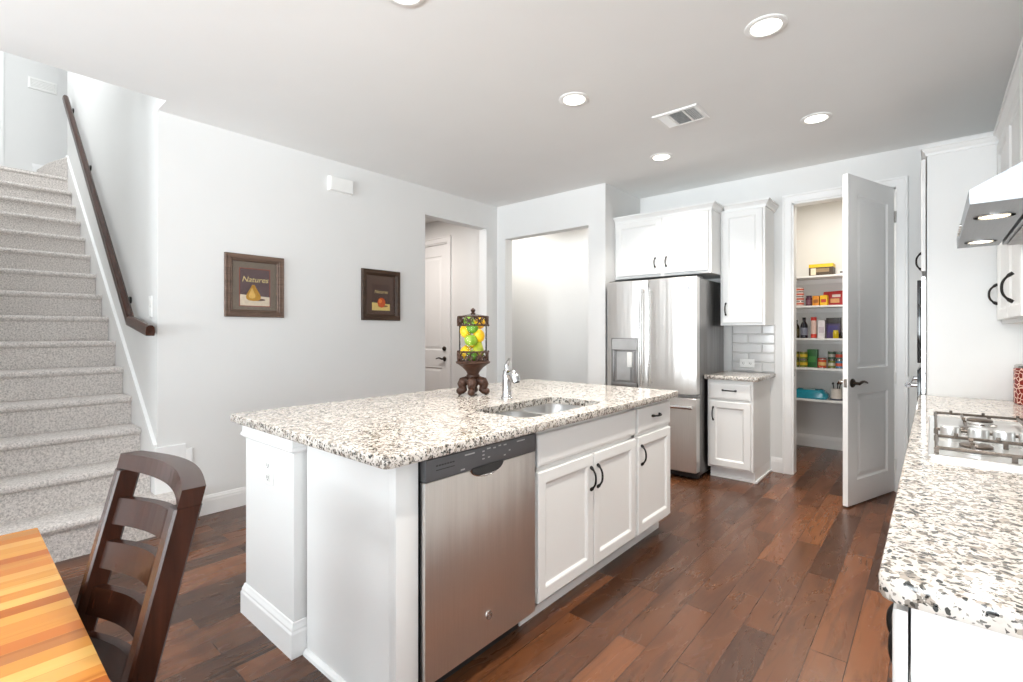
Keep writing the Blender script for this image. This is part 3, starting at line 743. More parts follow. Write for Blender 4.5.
def gallery(name, z0, z1, flip):
    m = MB()
    for z, r in ((z0, .005), (z1, .004)):
        m.tube([(ux_ + .090 * math.cos(2 * PI * k / 32), uy_ + .090 * math.sin(2 * PI * k / 32), B + z) for k in range(33)], r, 6, False)
    h = z1 - z0
    for j in range(9):
        a0 = 2 * PI * j / 9
        for s_ in (-1, 1):
            pts = []
            for q in range(11):
                w = q / 10; an = a0 + s_ * (.05 + .26 * math.sin(w * PI * .95)); zz = z0 + h * (w if not flip else 1 - w)
                pts.append((ux_ + .092 * math.cos(an), uy_ + .092 * math.sin(an), B + zz))
            m.tube(pts, [.006 - .002 * abs(q / 5 - 1) for q in range(11)], 6)
            cen = a0 + s_ * .17; zz = z0 + h * (.42 if not flip else .58)
            m.tube([(ux_ + .092 * math.cos(cen + .07 * math.cos(b)), uy_ + .092 * math.sin(cen + .07 * math.cos(b)), B + zz + .008 * math.sin(b)) for b in [q * 2 * PI / 9 for q in range(10)]], .004, 5)
        m.ball((ux_ + .092 * math.cos(a0), uy_ + .092 * math.sin(a0), B + (z1 if not flip else z0)), .008, 1)
    return obj(name, m, M('urn_wood'), t)
gallery('lower_gallery', .204, .262, False); gallery('upper_gallery', .420, .472, True)
m = MB(); m.lathe([(.082, .472), (.080, .476), (.03, .486), (.010, .490)], (ux_, uy_, B), 32); lid = obj('lid', m, M('clear_glass'), t)
m = MB(); m.lathe([(.014, .484), (.016, .490), (.009, .496), (.013, .505), (.015, .512), (.009, .519), (.004, .524)], (ux_, uy_, B), 16); obj('finial', m, M('urn_wood'), lid)

def fruit(kind, label, th, rr, z, roll):
    a = math.radians(th); rr *= .93; c = Vector((ux_ + rr * math.cos(a), uy_ + rr * math.sin(a), B + z))
    rot = Matrix.Rotation(roll, 3, Vector((-math.sin(a), math.cos(a), 0)).cross(Vector((0, 0, 1))).normalized())
    prof = {'lemon': [(.003, -.044), (.006, -.040), (.010, -.036), (.022, -.029), (.030, -.014), (.0325, 0), (.030, .014), (.022, .029), (.011, .036), (.007, .041), (.003, .044)],
            'lime': [(.003, -.034), (.008, -.031), (.020, -.024), (.028, -.010), (.029, 0), (.028, .010), (.020, .024), (.009, .031), (.003, .034)],
            'apple': [(.002, -.026), (.010, -.030), (.022, -.029), (.034, -.014), (.0375, .002), (.034, .018), (.024, .027), (.012, .028), (.003, .022)],
            'pear': [(.003, -.038), (.014, -.040), (.028, -.032), (.0345, -.014), (.031, .006), (.022, .024), (.016, .038), (.012, .048), (.003, .052)]}[kind]
    t = thing({'lemon': 'lemon', 'lime': 'lime', 'apple': 'green_apple', 'pear': 'pear'}[kind], label, 'fruit', c, 'fruit in the glass urn')
    mt = Matrix.Translation(c) @ rot.to_4x4() @ Matrix.Scale(1.08, 4)
    obj('skin', MB().lathe(prof, (0, 0, 0), 20, mt), M({'lemon': 'lemon_skin', 'lime': 'lime_skin', 'apple': 'green_apple_skin', 'pear': 'pear_skin'}[kind]), t)
    if kind in ('apple', 'pear'):
        z0 = .022 if kind == 'apple' else .050
        m = MB(); m.tube([mt @ Vector((0, 0, z0)), mt @ Vector((.002, 0, z0 + .010)), mt @ Vector((.005, 0, z0 + .016))], .0018, 6); obj('stem', m, M('urn_wood'), t)
# camera looks from roughly -45 deg; left of the urn as seen is around -135+... deg
fruit('lemon', 'lemon low in the glass urn, at the left side', -128, .046, .255, .35)
fruit('pear', 'green pear low in the glass urn, at the right side', 8, .042, .270, -.25)
fruit('lime', 'lime at the very bottom of the glass urn, in front', -52, .052, .237, 1.3)
fruit('lime', 'lime at the bottom of the glass urn, behind the lemon and pear', 128, .046, .240, 1.2)
fruit('apple', 'green apple in the middle of the glass urn, facing front', -62, .042, .330, .1)
fruit('lemon', 'lemon upright high in the glass urn, at the left side', -132, .048, .385, .15)
fruit('lemon', 'lemon in the upper half of the glass urn, at the right side', 12, .046, .358, .5)
fruit('lime', 'lime in the glass urn above the front green apple', -50, .046, .402, 1.4)
fruit('lemon', 'lemon in the middle of the urn at the back', 130, .045, .320, .4)
fruit('lemon', 'lemon near the top of the urn at the back right', 65, .045, .432, 1.35)
fruit('green_apple' if False else 'apple', 'green apple at the top back of the glass urn', 150, .040, .405, .3)
fruit('lime', 'lime topmost in the glass urn under the lid', -95, .035, .443, 1.5)

# ------------------------------------------------------------------ fridge
t = thing('refrigerator', 'stainless french door refrigerator with water dispenser and bottom freezer', 'refrigerator', (-1.98, 4.6, 0))
obj('case', MB().box(-2.415, -1.548, 4.315, 4.97, .03, 1.765, .006), M('stainless_side'), t)
MX = FM((0, 4.31, 0), '-y')
def fdoor(u0, u1, v0, v1, cut=None):
    m = MB(); n = 8; loops = []
    for v, ins in ((v0, .006), (v0 + .006, 0), (v1 - .006, 0), (v1, .006)):
        L = [(u0 + ins, v, 0)]
        for k in range(n + 1):
            w = k / n; L.append((u0 + ins + (u1 - u0 - 2 * ins) * w, v, .075 + .018 * math.sin(PI * w) ** .8 - ins))
        L.append((u1 - ins, v, 0)); loops.append([MX @ Vector(p) for p in L])
    return m.loft(loops)
seam = -1.992
ld = obj('left_door', fdoor(-2.415, seam - .003, .745, 1.775), M('stainless'), t)
rd = obj('right_door', fdoor(seam + .003, -1.545, .745, 1.775), M('stainless'), t)
fz = obj('freezer_drawer', fdoor(-2.415, -1.545, .065, .715), M('stainless'), t)
def bar_handle(u0, v0, u1, v1, parent, d0=.085, out=.045):
    hr_ = .0135 if u0 == u1 else .019
    m = MB(); e = Vector((u1 - u0, v1 - v0)).normalized() * .03
    for p in ((u0 + e.x, v0 + e.y), (u1 - e.x, v1 - e.y)): m.tube([MX @ Vector((*p, d0 - .01)), MX @ Vector((*p, d0 + out))], .009, 10)
    pts = [MX @ Vector((u0 + (u1 - u0) * k / 10, v0 + (v1 - v0) * k / 10, d0 + out + .012 * math.sin(PI * k / 10))) for k in range(11)]
    m.tube(pts, hr_, 12); return obj('handle', m, M('stainless_bright'), parent)
bar_handle(seam - .040, .80, seam - .040, 1.69, ld); bar_handle(seam + .040, .80, seam + .040, 1.69, rd); bar_handle(-2.36, .640, -1.562, .640, fz)
# dispenser
m = MB(); 
m.mbox(MX, -2.355, -2.085, 1.115, 1.235, .085, .104, .003); m.mbox(MX, -2.355, -2.325, .775, 1.115, .085, .104, .003); m.mbox(MX, -2.115, -2.085, .775, 1.115, .085, .104, .003); m.mbox(MX, -2.355, -2.085, .775, .815, .085, .108, .003)
dp = obj('dispenser', m, M('stainless_side'), ld)
m = MB(); m.mbox(MX, -2.325, -2.115, .815, 1.115, .080, .0935); obj('recess', m, M('stainless_side'), dp)
m = MB(); m.mbox(MX, -2.30, -2.16, .835, 1.105, .0937, .0945, .0003); obj('recess_back', m, M('mark_grey'), dp)
m = MB(); m.mbox(MX, -2.185, -2.135, .96, 1.10, .092, .112, .004); obj('paddle', m, M('white_plastic'), dp)
m = MB(); m.mbox(MX, -2.345, -2.095, 1.125, 1.225, .104, .1045); obj('display', m, M('mark_grey'), dp)
m = MB(); m.tube([MX @ Vector((-1.60, 1.675, .078)), MX @ Vector((-1.60, 1.675, .090))], .017, 24); bd = obj('badge', m, M('stainless_bright'), rd)
m = MB(); m.tube([MX @ Vector((-1.60 + .013 * math.cos(a), 1.675 + .013 * math.sin(a), .0905)) for a in [k * 2 * PI / 20 for k in range(21)]], .0012, 5)
for q in (-.004, .005): m.tube([MX @ Vector((-1.60 + q + .0045 * math.cos(a), 1.675 + .006 * math.sin(a), .0905)) for a in [.6 + k * 5 / 12 for k in range(13)]], .001, 5)
obj('emblem', m, M('dark_gray_panel'), bd)
m = MB(); m.box(-2.41, -1.55, 4.28, 4.33, .012, .062); obj('toe_grille', m, M('black_plastic'), t)
for x in (-2.38, -1.58):
    m = MB(); m.box(x - .03, x + .03, 4.27, 4.42, 1.766, 1.785, .004); obj('hinge_cover', m, M('black_plastic'), t)
    m = MB(); m.lathe([(.02, 0), (.02, .03)], (x, 4.40, 0), 12); obj('foot', m, M('black_plastic'), t)

# ------------------------------------------------------------------ cabinets on the pantry wall
t = thing('fridge_cabinet', 'white two-door wall cabinet over the refrigerator', 'cabinet', (-1.95, 4.75, 1.82), 'wall cabinets')
obj('body', MB().box(-2.447, -1.492, 4.452, 5.018, 1.822, 2.40), M('cabinet_white'), t)
m = MB(); outset_loft(m, -2.447, -1.492, 4.452, 5.018, CROWN(2.385, 2.445), 'rf'); obj('crown_moulding', m, M('cabinet_white'), t, smooth=False)
MX = FM((0, 4.452, 0), '-y')
a = door('door', MX, -2.425, -1.953, 1.845, 2.378, t); pull(MX, -2.010, 1.955, .09, True, a)
a = door('door', MX, -1.925, -1.515, 1.845, 2.378, t); pull(MX, -1.900, 1.955, .09, True, a)
t = thing('tall_wall_cabinet', 'white single-door wall cabinet above the grey tile backsplash', 'cabinet', (-1.29, 4.85, 1.36), 'wall cabinets')
obj('body', MB().box(-1.489, -1.114, 4.692, 5.018, 1.352, 2.405), M('cabinet_white'), t)
m = MB(); outset_loft(m, -1.453, -1.112, 4.692, 5.018, CROWN(2.395, 2.460), 'rf'); obj('crown_moulding', m, M('cabinet_white'), t, smooth=False)
MX = FM((0, 4.692, 0), '-y')
a = door('door', MX, -1.470, -1.132, 1.375, 2.385, t); pull(MX, -1.437, 1.50, .11, True, a)
t = thing('base_cabinet', 'small white base cabinet with one drawer right of the refrigerator', 'cabinet', (-1.33, 4.75, 0))
obj('body', MB().box(-1.523, -1.147, 4.452, 5.018, .10, .874), M('cabinet_white'), t)
m = MB(); m.box(-1.522, -1.148, 4.52, 5.018, 0, .0995); m.box(-1.165, -1.1472, 4.50, 5.017, 0, .0995); obj('toe_kick', m, M('trim_white'), t)
m = MB(); m.box(-1.521, -1.130, 4.505, 4.5195, 0, .020, .005); m.box(-1.1465, -1.130, 4.505, 5.005, 0, .022, .006); obj('shoe_moulding', m, M('trim_white'), t)
MX = FM((0, 4.452, 0), '-y')
a = door('drawer', MX, -1.505, -1.165, .705, .845, t, steps=DRAW); pull(MX, -1.335, .785, .115, False, a)
a = door('door', MX, -1.505, -1.165, .118, .685, t); pull(MX, -1.470, .575, .115, True, a)
t = obj('small_countertop', MB().slab(rrect(-1.545, -1.100, 4.405, 5.018, .012, 3), [], EDGE), M('granite'))
tag(t, 'short granite countertop on the small base cabinet by the refrigerator', 'countertop')
# backsplash of bevelled subway tiles
t = thing('tile_backsplash', 'grey subway tile backsplash under the single wall cabinet', 'backsplash', (-1.3, 5.015, .915))
obj('grout_bed', MB().box(-1.485, -1.105, 5.012, 5.0195, .914, 1.361), M('grout'), t)
m = MB(); MX = FM((0, 5.012, 0), '-y')
for r in range(5):
    z0 = .9155 + r * .0892; z1 = min(z0 + .0868, 1.3605); x = -1.485 - (.15 if r % 2 else .03)
    while x < -1.105:
        a, b = max(x, -1.484), min(x + .2975, -1.1055)
        if b - a > .03: m.rings(MX, a, b, z0, z1, [(0, 0), (0, .003), (.010, .008)])
        x += .30
obj('tiles', m, M('grey_tile'), t, smooth=False)
plate('power_outlet', 'white horizontal power outlet on the grey tile backsplash', 'outlet', FM((-1.345, 5.004, .995), '-y'), .130, .080, 'outletH')

# ------------------------------------------------------------------ oven tower, right counter, uppers, hood, cooktop
TX = -.026
t = thing('oven_tower', 'tall white oven cabinet at the far end of the right counter', 'cabinet', (.28, 4.2, 0))
obj('body', MB().box(TX, .596, 3.85, 4.62, 0, 2.385), M('cabinet_white_dimmed'), t)
m = MB(); outset_loft(m, TX, .596, 3.85, 4.62, CROWN(2.345, 2.400, .03), 'lf'); obj('crown_moulding', m, M('cabinet_white_dimmed'), t, smooth=False)
MX = FM((TX - .008, 0, 0), '-x')
a = door('door', MX, -4.60, -3.868, 1.66, 2.335, t, 'cabinet_white_dimmed'); pull(MX, -4.19, 1.755, .115, True, a)
a = door('door', MX, -4.60, -3.868, .13, .52, t, 'cabinet_white_dimmed'); pull(MX, -4.23, .47, .115, False, a)
t = thing('wall_oven', 'black glass wall oven in the tall white cabinet', 'oven', (.0, 4.23, .56))
m = MB(); m.mbox(MX, -4.59, -3.90, .56, 1.63, .002, .018); obj('surround', m, M('stainless_bright'), t)
m = MB(); m.mbox(MX, -4.575, -3.915, 1.10, 1.61, .018, .040, .004); obj('upper_door', m, M('oven_glass'), t)
m = MB(); m.mbox(MX, -4.575, -3.915, .58, 1.06, .018, .040, .004); obj('lower_door', m, M('oven_glass'), t)
m = MB()
for u in (-4.53, -3.97): m.tube([MX @ Vector((u, .96, .038)), MX @ Vector((u, .96, .082))], .013, 12)
m.tube([MX @ Vector((-4.56, .96, .085)), MX @ Vector((-3.94, .96, .085))], .017, 14); obj('handle', m, M('chrome'), t)
# counter
t = obj('right_countertop', MB().slab(rrect(-.066, .598, .945, 3.848, .028, 5), [], EDGE), M('granite'))
tag(t, 'granite countertop along the right wall holding the cooktop', 'countertop')
t = thing('right_base_cabinet', 'white base cabinet under the near end of the right countertop', 'cabinet', (.28, 1.4, 0))
obj('body', MB().box(-.026, .596, .995, 1.85, .10, .874), M('cabinet_white'), t)
m = MB(); m.box(-.026, .596, .985, .994, 0, .874); m.rings(FM((0, .985, 0), '-y'), -.024, .596, .0, .874, [(0, 0), (0, .004), (.04, .004), (.045, .002)]); obj('side_panel', m, M('cabinet_white'), t, smooth=False)
m = MB(); m.box(.04, .596, .995, 1.85, 0, .10); obj('toe_kick', m, M('trim_white'), t)
MX = FM((-.030, 0, 0), '-x')
a = door('drawer', MX, -1.845, -.988, .705, .850, t, steps=DRAW); pull(MX, -1.42, .785, .115, False, a, out=.020)
a = door('door', MX, -1.415, -.988, .118, .685, t); pull(MX, -1.36, .60, .115, True, a, out=.020)
a = door('door', MX, -1.845, -1.425, .118, .685, t); pull(MX, -1.48, .60, .115, True, a)
t = thing('cooktop_base_cabinet', 'white base cabinets under the cooktop along the right counter', 'cabinet', (.28, 2.85, 0))
obj('body', MB().box(-.026, .596, 1.855, 3.845, .10, .874), M('cabinet_white'), t)
m = MB(); m.box(.04, .596, 1.855, 3.845, 0, .10); obj('toe_kick', m, M('trim_white'), t)
for y0 in (1.865, 2.36, 2.855, 3.35):
    a = door('door', MX, -y0 - .485, -y0, .118, .845, t); pull(MX, -y0 - .05, .66, .115, True, a)
# wall cabinets right
UX = .290
t = thing('right_wall_cabinet', 'white wall cabinet on the right wall beyond the range hood', 'cabinet', (.43, 3.34, 1.35), 'right wall cabinets')
obj('body', MB().box(UX, .598, 2.84, 3.848, 1.335, 2.338), M('cabinet_white_dimmed'), t)
m = MB(); outset_loft(m, UX, .598, 1.86, 3.815, CROWN(2.335, 2.405, .035), 'lf'); obj('crown_moulding', m, M('cabinet_white_dimmed'), t, smooth=False)
MX = FM((UX, 0, 0), '-x')
a = door('door', MX, -3.838, -3.348, 1.355, 2.325, t, 'cabinet_white_dimmed'); pull(MX, -3.80, 1.50, .11, True, a, out=.034)
a = door('door', MX, -3.338, -2.850, 1.355, 2.325, t, 'cabinet_white_dimmed'); pull(MX, -3.11, 1.49, .13, True, a, out=.036)
t = thing('hood_cabinet', 'short white wall cabinet directly above the range hood', 'cabinet', (.43, 2.35, 1.8), 'right wall cabinets')
obj('body', MB().box(UX, .598, 1.862, 2.838, 1.80, 2.37), M('cabinet_white_dimmed'), t)
door('door', MX, -2.83, -2.355, 1.815, 2.325, t, 'cabinet_white_dimmed'); door('door', MX, -2.345, -1.872, 1.815, 2.325, t, 'cabinet_white_dimmed')
# hood
t = thing('range_hood', 'stainless under-cabinet range hood with two round lamps lit beneath', 'range hood', (.33, 2.345, 1.648))
hy0, hy1 = 1.875, 2.828
m = MB(); m.prism([(.078, 1.648), (.076, 1.688), (.276, 1.797), (.598, 1.797), (.598, 1.648), (.215, 1.648), (.215, 1.665), (.205, 1.665), (.205, 1.648)], 'y', hy0, hy1); obj('canopy', m, M('hood_steel'), t, smooth=False)
m = MB()
for a, b in ((hy0 + .03, 2.34), (2.35, hy1 - .03)): m.box(.225, .57, a, b, 1.640, 1.6479, .003)
obj('filter', m, M('stainless_side'), t)
for y in (2.10, 2.66):
    m = MB(); m.lathe([(.047, -.004), (.047, 0), (.036, 0), (.036, -.004)], (.142, y, 1.648), 24, caps=False); lr = obj('lamp_ring', m, M('stainless_bright'), t)
    m = MB(); m.lathe([(.036, -.002), (.036, -.0005)], (.142, y, 1.648), 24); obj('lamp_lens', m, M('hood_glow'), lr)
    area('hood_lamp', (.142, y, 1.640), (.142, y, 0), (.06,), 2.2, WARM, 'DISK')
for k in range(5):
    m = MB(); m.tube([(.078, 2.36 + k * .05, 1.668), (.071, 2.36 + k * .05, 1.668)], .007, 10); obj('button', m, M('nickel'), t)
# cooktop
t = thing('gas_cooktop', 'stainless gas cooktop with dark grates and silver knobs', 'cooktop', (.26, 2.40, .912))
cx0, cx1, cy0, cy1 = -.012, .525, 1.92, 2.845
m = MB(); m.loft([[(p[0], p[1], z) for p in rrect(cx0 + i, cx1 - i, cy0 + i, cy1 - i, .012, 3)] for i, z in ((0, .912), (0, .920), (.003, .924), (.016, .926), (.022, .921), (.03, .919))], True, True); obj('tray', m, M('satin_steel'), t)
def grate(y0, y1, x0, x1):
    m = MB(); z = .942; r = .0052; n = 3
    def bar(p, q, rr=r): m.tube([p, q], rr, 6)
    for (a, b) in (((x0, y0), (x1, y0)), ((x1, y0), (x1, y1)), ((x1, y1), (x0, y1)), ((x0, y1), (x0, y0))): bar((*a, z), (*b, z))
    for k in range(n + 1):
        x = x0 + (x1 - x0) * k / n
        for y in (y0, y1): m.box(x - .006, x + .006, y - .005, y + .005, .9205, z)
    for k in range(n):
        x = x0 + (x1 - x0) * (k + .5) / n; yc = (y0 + y1) / 2; h = (y1 - y0) / 2
        for dy in (1, -1): m.tube([(x, yc + dy * h, z), (x, yc + dy * .045, z + .003), (x, yc + dy * .038, z + .010)], [r, r, r * 1.2], 6)
    for k in range(5):
        x = x0 + (x1 - x0) * (k + .5) / 5; m.box(x - .005, x + .005, y1 - .006, y1 + .006, z, z + .014, .002)
    return obj('grate', m, M('cast_iron'), t)
grate(1.955, 2.180, .008, .505); grate(2.330, 2.805, .008, .505)
for x, y, r in ((.10, 2.065, .040), (.27, 2.065, .045), (.42, 2.065, .036), (.10, 2.41, .040), (.42, 2.68, .045), (.14, 2.68, .04)):
    m = MB(); m.lathe([(r * 1.25, 0), (r * 1.25, .006), (r, .010), (r, .018)], (x, y, .919), 24); bu = obj('burner', m, M('stainless_bright'), t)
    m = MB(); m.lathe([(r * .95, .018), (r * .98, .024), (r * .8, .028), (.004, .029)], (x, y, .919), 24); obj('burner_cap', m, M('cast_iron'), bu)
for x in (.045, .115, .175, .235, .295):
    m = MB(); m.lathe([(.028, 0), (.028, .004), (.020, .006), (.020, .014), (.0265, .016), (.0265, .046), (.024, .049), (.004, .049)], (x, 2.255, .919), 24); obj('knob', m, M('satin_steel'), t)
# added fill lamp below the right wall cabinet, without a fitting
area('cabinet_fill', (.46, 3.34, 1.325), (.46, 3.34, 0), (.25, .8), 1.0, WARM)
# canister
t = thing('canister', 'red and white patterned canister on the counter beside the oven tower', 'canister', (.425, 3.70, .913))
n = N('red_pattern'); v = n.coord(); vo = n.add('ShaderNodeTexVoronoi', feature='DISTANCE_TO_EDGE'); vo.inputs['Scale'].default_value = 38; n.link(v, vo.inputs['Vector'])
n.base(n.ramp(vo.outputs['Distance'], [(.0, lin(220, 196, 180)), (.045, lin(200, 150, 135)), (.075, lin(112, 34, 28))])); n.set(.25)
m = MB(); m.lathe([(.098, 0), (.103, .006), (.103, .185), (.099, .190)], (.425, 3.70, .913), 36); obj('jar_body', m, M('red_pattern'), t)
m = MB(); m.lathe([(.100, .190), (.100, .202), (.090, .208), (.02, .212)], (.425, 3.70, .913), 36); li = obj('lid', m, M('nickel'), t)
m = MB(); m.tube([(.425 + .035 * math.cos(a), 3.70, 1.123 + .035 * math.sin(a)) for a in [k * PI / 10 for k in range(11)]], .003, 6); obj('wire_handle', m, M('black_metal'), li)

# ------------------------------------------------------------------ ceiling lights and vent
names = ['round recessed ceiling light nearest the right wall cabinets', 'round recessed ceiling light above the island sink, left of the vent',
         'round recessed ceiling light nearest the refrigerator, smallest in view', 'round recessed ceiling light in front of the pantry doorway',
         'round recessed ceiling light over the near island end, cut by the top edge', 'round recessed ceiling light over the near aisle']
t = thing('recessed_light', names[0], 'ceiling light', (CANS[0][0], CANS[0][1], CEIL), 'recessed ceiling lights')
m = MB(); m.lathe([(.094, 0), (.094, -.004), (.088, -.007), (.072, -.008), (.066, -.004), (.066, 0)], (*CANS[0], CEIL), 40, caps=False); obj('trim_ring', m, M('white_plastic'), t)
m = MB(); m.lathe([(.066, -.0055), (.066, -.0005)], (*CANS[0], CEIL), 40); obj('lens', m, M('lamp_glow'), t)
for i, (x, y) in enumerate(CANS[1:]):
    c = copy_tree(t); c.location = (x, y, CEIL); c['label'] = names[i + 1]
t = thing('ceiling_vent', 'white rectangular ceiling air vent with three grille sections', 'vent', (-1.305, 3.29, CEIL))
vx0, vx1, vy0, vy1 = -1.46, -1.153, 3.160, 3.418
m = MB()
z = CEIL
m.loft([[(p[0], p[1], zz) for p in ((vx0 + i, vy0 + i), (vx1 - i, vy0 + i), (vx1 - i, vy1 - i), (vx0 + i, vy1 - i))] for i, zz in ((0, z - .0005), (.002, z - .006), (.006, z - .010), (.026, z - .010), (.030, z - .007), (.030, z - .001))], False, False)
for a, b in ((-1.368, -1.353), (-1.262, -1.247)): m.box(a, b, vy0 + .029, vy1 - .029, z - .0095, z - .003)
obj('vent_frame', m, M('white_plastic'), t, smooth=False)
m = MB(); m.box(vx0 + .02, vx1 - .02, vy0 + .02, vy1 - .02, z - .0025, z - .0008); obj('duct_back', m, M('dark_gray_panel'), t)
for i, (a, b) in enumerate(((-1.432, -1.366), (-1.355, -1.260), (-1.249, -1.181))):
    m = MB(); k = 0
    y = vy0 + .034
    while y < vy1 - .034:
        tilt = .006 if i == 0 else -.006
        if i > 0: m.prism([(y, z - .009), (y + .007, z - .004), (y + .007, z - .0035), (y, z - .0085)], 'x', a, b)
        else: m.prism([(y, z - .004), (y + .003, z - .009), (y + .004, z - .009), (y + .001, z - .004)], 'x', a, b)
        y += .0115
    if i == 2:
        x = a
        while x < b: m.box(x, x + .002, vy0 + .032, vy1 - .032, z - .008, z - .004); x += .012
    obj('grille', m, M('white_plastic'), t)

# ------------------------------------------------------------------ pantry shelves and food
SH = [(.57, 'lowest'), (.905, 'second'), (1.225, 'third'), (1.575, 'fourth'), (1.895, 'top')]
PX0, PX1, PYF, PYB = -1.498, .398, 6.06, 6.388
shelf_names = {0: 'white pantry shelf holding the teal packet', 1: 'white pantry shelf holding the stacked cans', 2: 'white pantry shelf holding bottles and the purple box', 3: 'white pantry shelf holding the red packet', 4: 'white topmost pantry shelf holding the yellow-topped box'}
for i, (z, nme) in enumerate(SH):
    t = thing('pantry_shelf', shelf_names[i], 'shelf', (-.55, 6.2, z - .02), 'pantry shelves')
    m = MB(); m.box(PX0, PX1, PYF, PYB, z - .020, z, .002); m.box(.10, PX1, 5.30, PYF, z - .020, z, .002); obj('board', m, M('trim_white'), t)
    m = MB(); m.box(PX0, PX1, PYB - .018, PYB, z - .065, z - .020); obj('cleat', m, M('trim_white'), t)
G = 'pantry food'
def can(x, y, z, r, h, col, label, band=None, name='food_can', cat='can', lid=True):
    t = thing(name, label, cat, (x, y, z), G)
    m = MB(); m.lathe([(r * .96, 0), (r, .003), (r, h * .06), (r * .985, h * .08), (r * .985, h * .92), (r, h * .94), (r, h - .002), (r * .95, h)], (x, y, z), 18); obj('body', m, M('nickel'), t)
    m = MB(); m.lathe([(r * 1.004, h * .09), (r * 1.004, h * .91)], (x, y, z), 18, caps=False); w = obj('paper_wrap', m, tint(*col), t)
    if band:
        m = MB(); m.lathe([(r * 1.012, h * .32), (r * 1.012, h * .66)], (x, y, z), 18, caps=False); obj('band', m, tint(*band), w)
    return t
def carton(x0, x1, y0, y1, z, h, col, label, accent=None, top=None, name='food_box', cat='box', patch=None):
    t = thing(name, label, cat, ((x0 + x1) / 2, (y0 + y1) / 2, z), G)
    obj('carton', MB().box(x0, x1, y0, y1, z, z + h, .002), tint(*col), t)
    w = x1 - x0
    if top:
        m = MB(); m.box(x0 - .001, x1 + .001, y0 - .001, y1, z + h * .72, z + h + .001, .001); obj('top_flap', m, tint(*top), t)
    if accent:
        m = MB(); m.box(x0 + w * .15, x1 - w * .15, y0 - .0012, y0, z + h * .30, z + h * .62); obj('printed_panel', m, tint(*accent), t)
    if patch:
        m = MB(); m.box(x0 + w * .08, x0 + w * .30, y0 - .0015, y0, z + h * .08, z + h * .66); obj('printed_spot', m, tint(*patch), t)
    return t
def bottle(x, y, z, r, h, col, cap, label, wrap=None, name='bottle', cat='bottle'):
    t = thing(name, label, cat, (x, y, z), G)
    m = MB(); m.lathe([(r * .9, 0), (r, .004), (r, h * .58), (r * .85, h * .68), (r * .42, h * .80), (r * .40, h * .90)], (x, y, z), 16); obj('body', m, tint(*col, .2), t)
    m = MB(); m.lathe([(r * .46, h * .90), (r * .46, h), (r * .3, h)], (x, y, z), 14); obj('cap', m, tint(*cap), t)
    if wrap:
        m = MB(); m.lathe([(r * 1.01, h * .14), (r * 1.01, h * .50)], (x, y, z), 16, caps=False); obj('paper_wrap', m, tint(*wrap), t)
    return t
def jar(x, y, z, r, h, col, cap, label, wrap=None):
    t = thing('jar', label, 'jar', (x, y, z), G)
    m = MB(); m.lathe([(r * .9, 0), (r, .005), (r, h * .74), (r * .8, h * .82), (r * .78, h * .84)], (x, y, z), 16); obj('body', m, tint(*col, .2), t)
    m = MB(); m.lathe([(r * .86, h * .83), (r * .86, h), (r * .7, h)], (x, y, z), 16); obj('lid', m, tint(*cap), t)
    if wrap:
        m = MB(); m.lathe([(r * 1.01, h * .15), (r * 1.01, h * .6)], (x, y, z), 16, caps=False); obj('paper_wrap', m, tint(*wrap), t)
    return t
# top shelf
z = SH[4][0] + .001
t = carton(-1.02, -.80, 6.12, 6.30, z, .125, (74, 58, 42), 'brown box with a yellow lid alone on the top pantry shelf', (150, 128, 96), (232, 196, 40), patch=(226, 214, 190))
t = carton(-.755, -.66, 6.14, 6.26, z, .055, (222, 220, 216), 'low white box beside the brown box, top pantry shelf', (90, 88, 88))
# fourth shelf
z = SH[3][0] + .001
for k, w in enumerate(('bottom', 'second from bottom', 'third from bottom', 'topmost')):
    can(-1.115, 6.14, z + k * .052, .046, .050, (214, 200, 196), 'short white and red tin, %s of the stack of four' % w, (190, 80, 50), 'food_tin', 'tin')
jar(-1.022, 6.14, z, .030, .110, (84, 40, 60), (60, 30, 50), 'small purple jar next to the stack of white and red tins', (110, 70, 84))
carton(-.985, -.925, 6.11, 6.20, z, .105, (206, 132, 22), 'orange box standing beside the purple jar', (150, 84, 14))
carton(-.915, -.850, 6.11, 6.22, z, .108, (230, 182, 20), 'yellow box in front of the red packet', (190, 60, 30))
t = thing('food_packet', 'large red packet with brown ends on the fourth shelf', 'packet', (-.79, 6.2, z), G)
m = MB(); m.loft([[(-.905, 6.235, z + .002), (-.70, 6.235, z + .002), (-.70, 6.31, z + .002), (-.905, 6.31, z + .002)], [(-.91, 6.22, z + .08), (-.695, 6.22, z + .08), (-.695, 6.325, z + .08), (-.91, 6.325, z + .08)], [(-.90, 6.24, z + .15), (-.70, 6.24, z + .16), (-.70, 6.30, z + .16), (-.90, 6.30, z + .15)]]); obj('pouch', m, tint(186, 28, 26), t)
m = MB(); m.box(-.835, -.755, 6.2185, 6.2200, z + .03, z + .075); obj('printed_panel', m, tint(226, 170, 110), t)
m = MB(); m.box(-.82, -.745, 6.2185, 6.2200, z + .090, z + .118); obj('printed_spot', m, tint(236, 220, 214), t)
carton(-.690, -.630, 6.12, 6.22, z, .175, (226, 200, 198), 'tall pale pink box at the right of the red packet', (190, 70, 70))
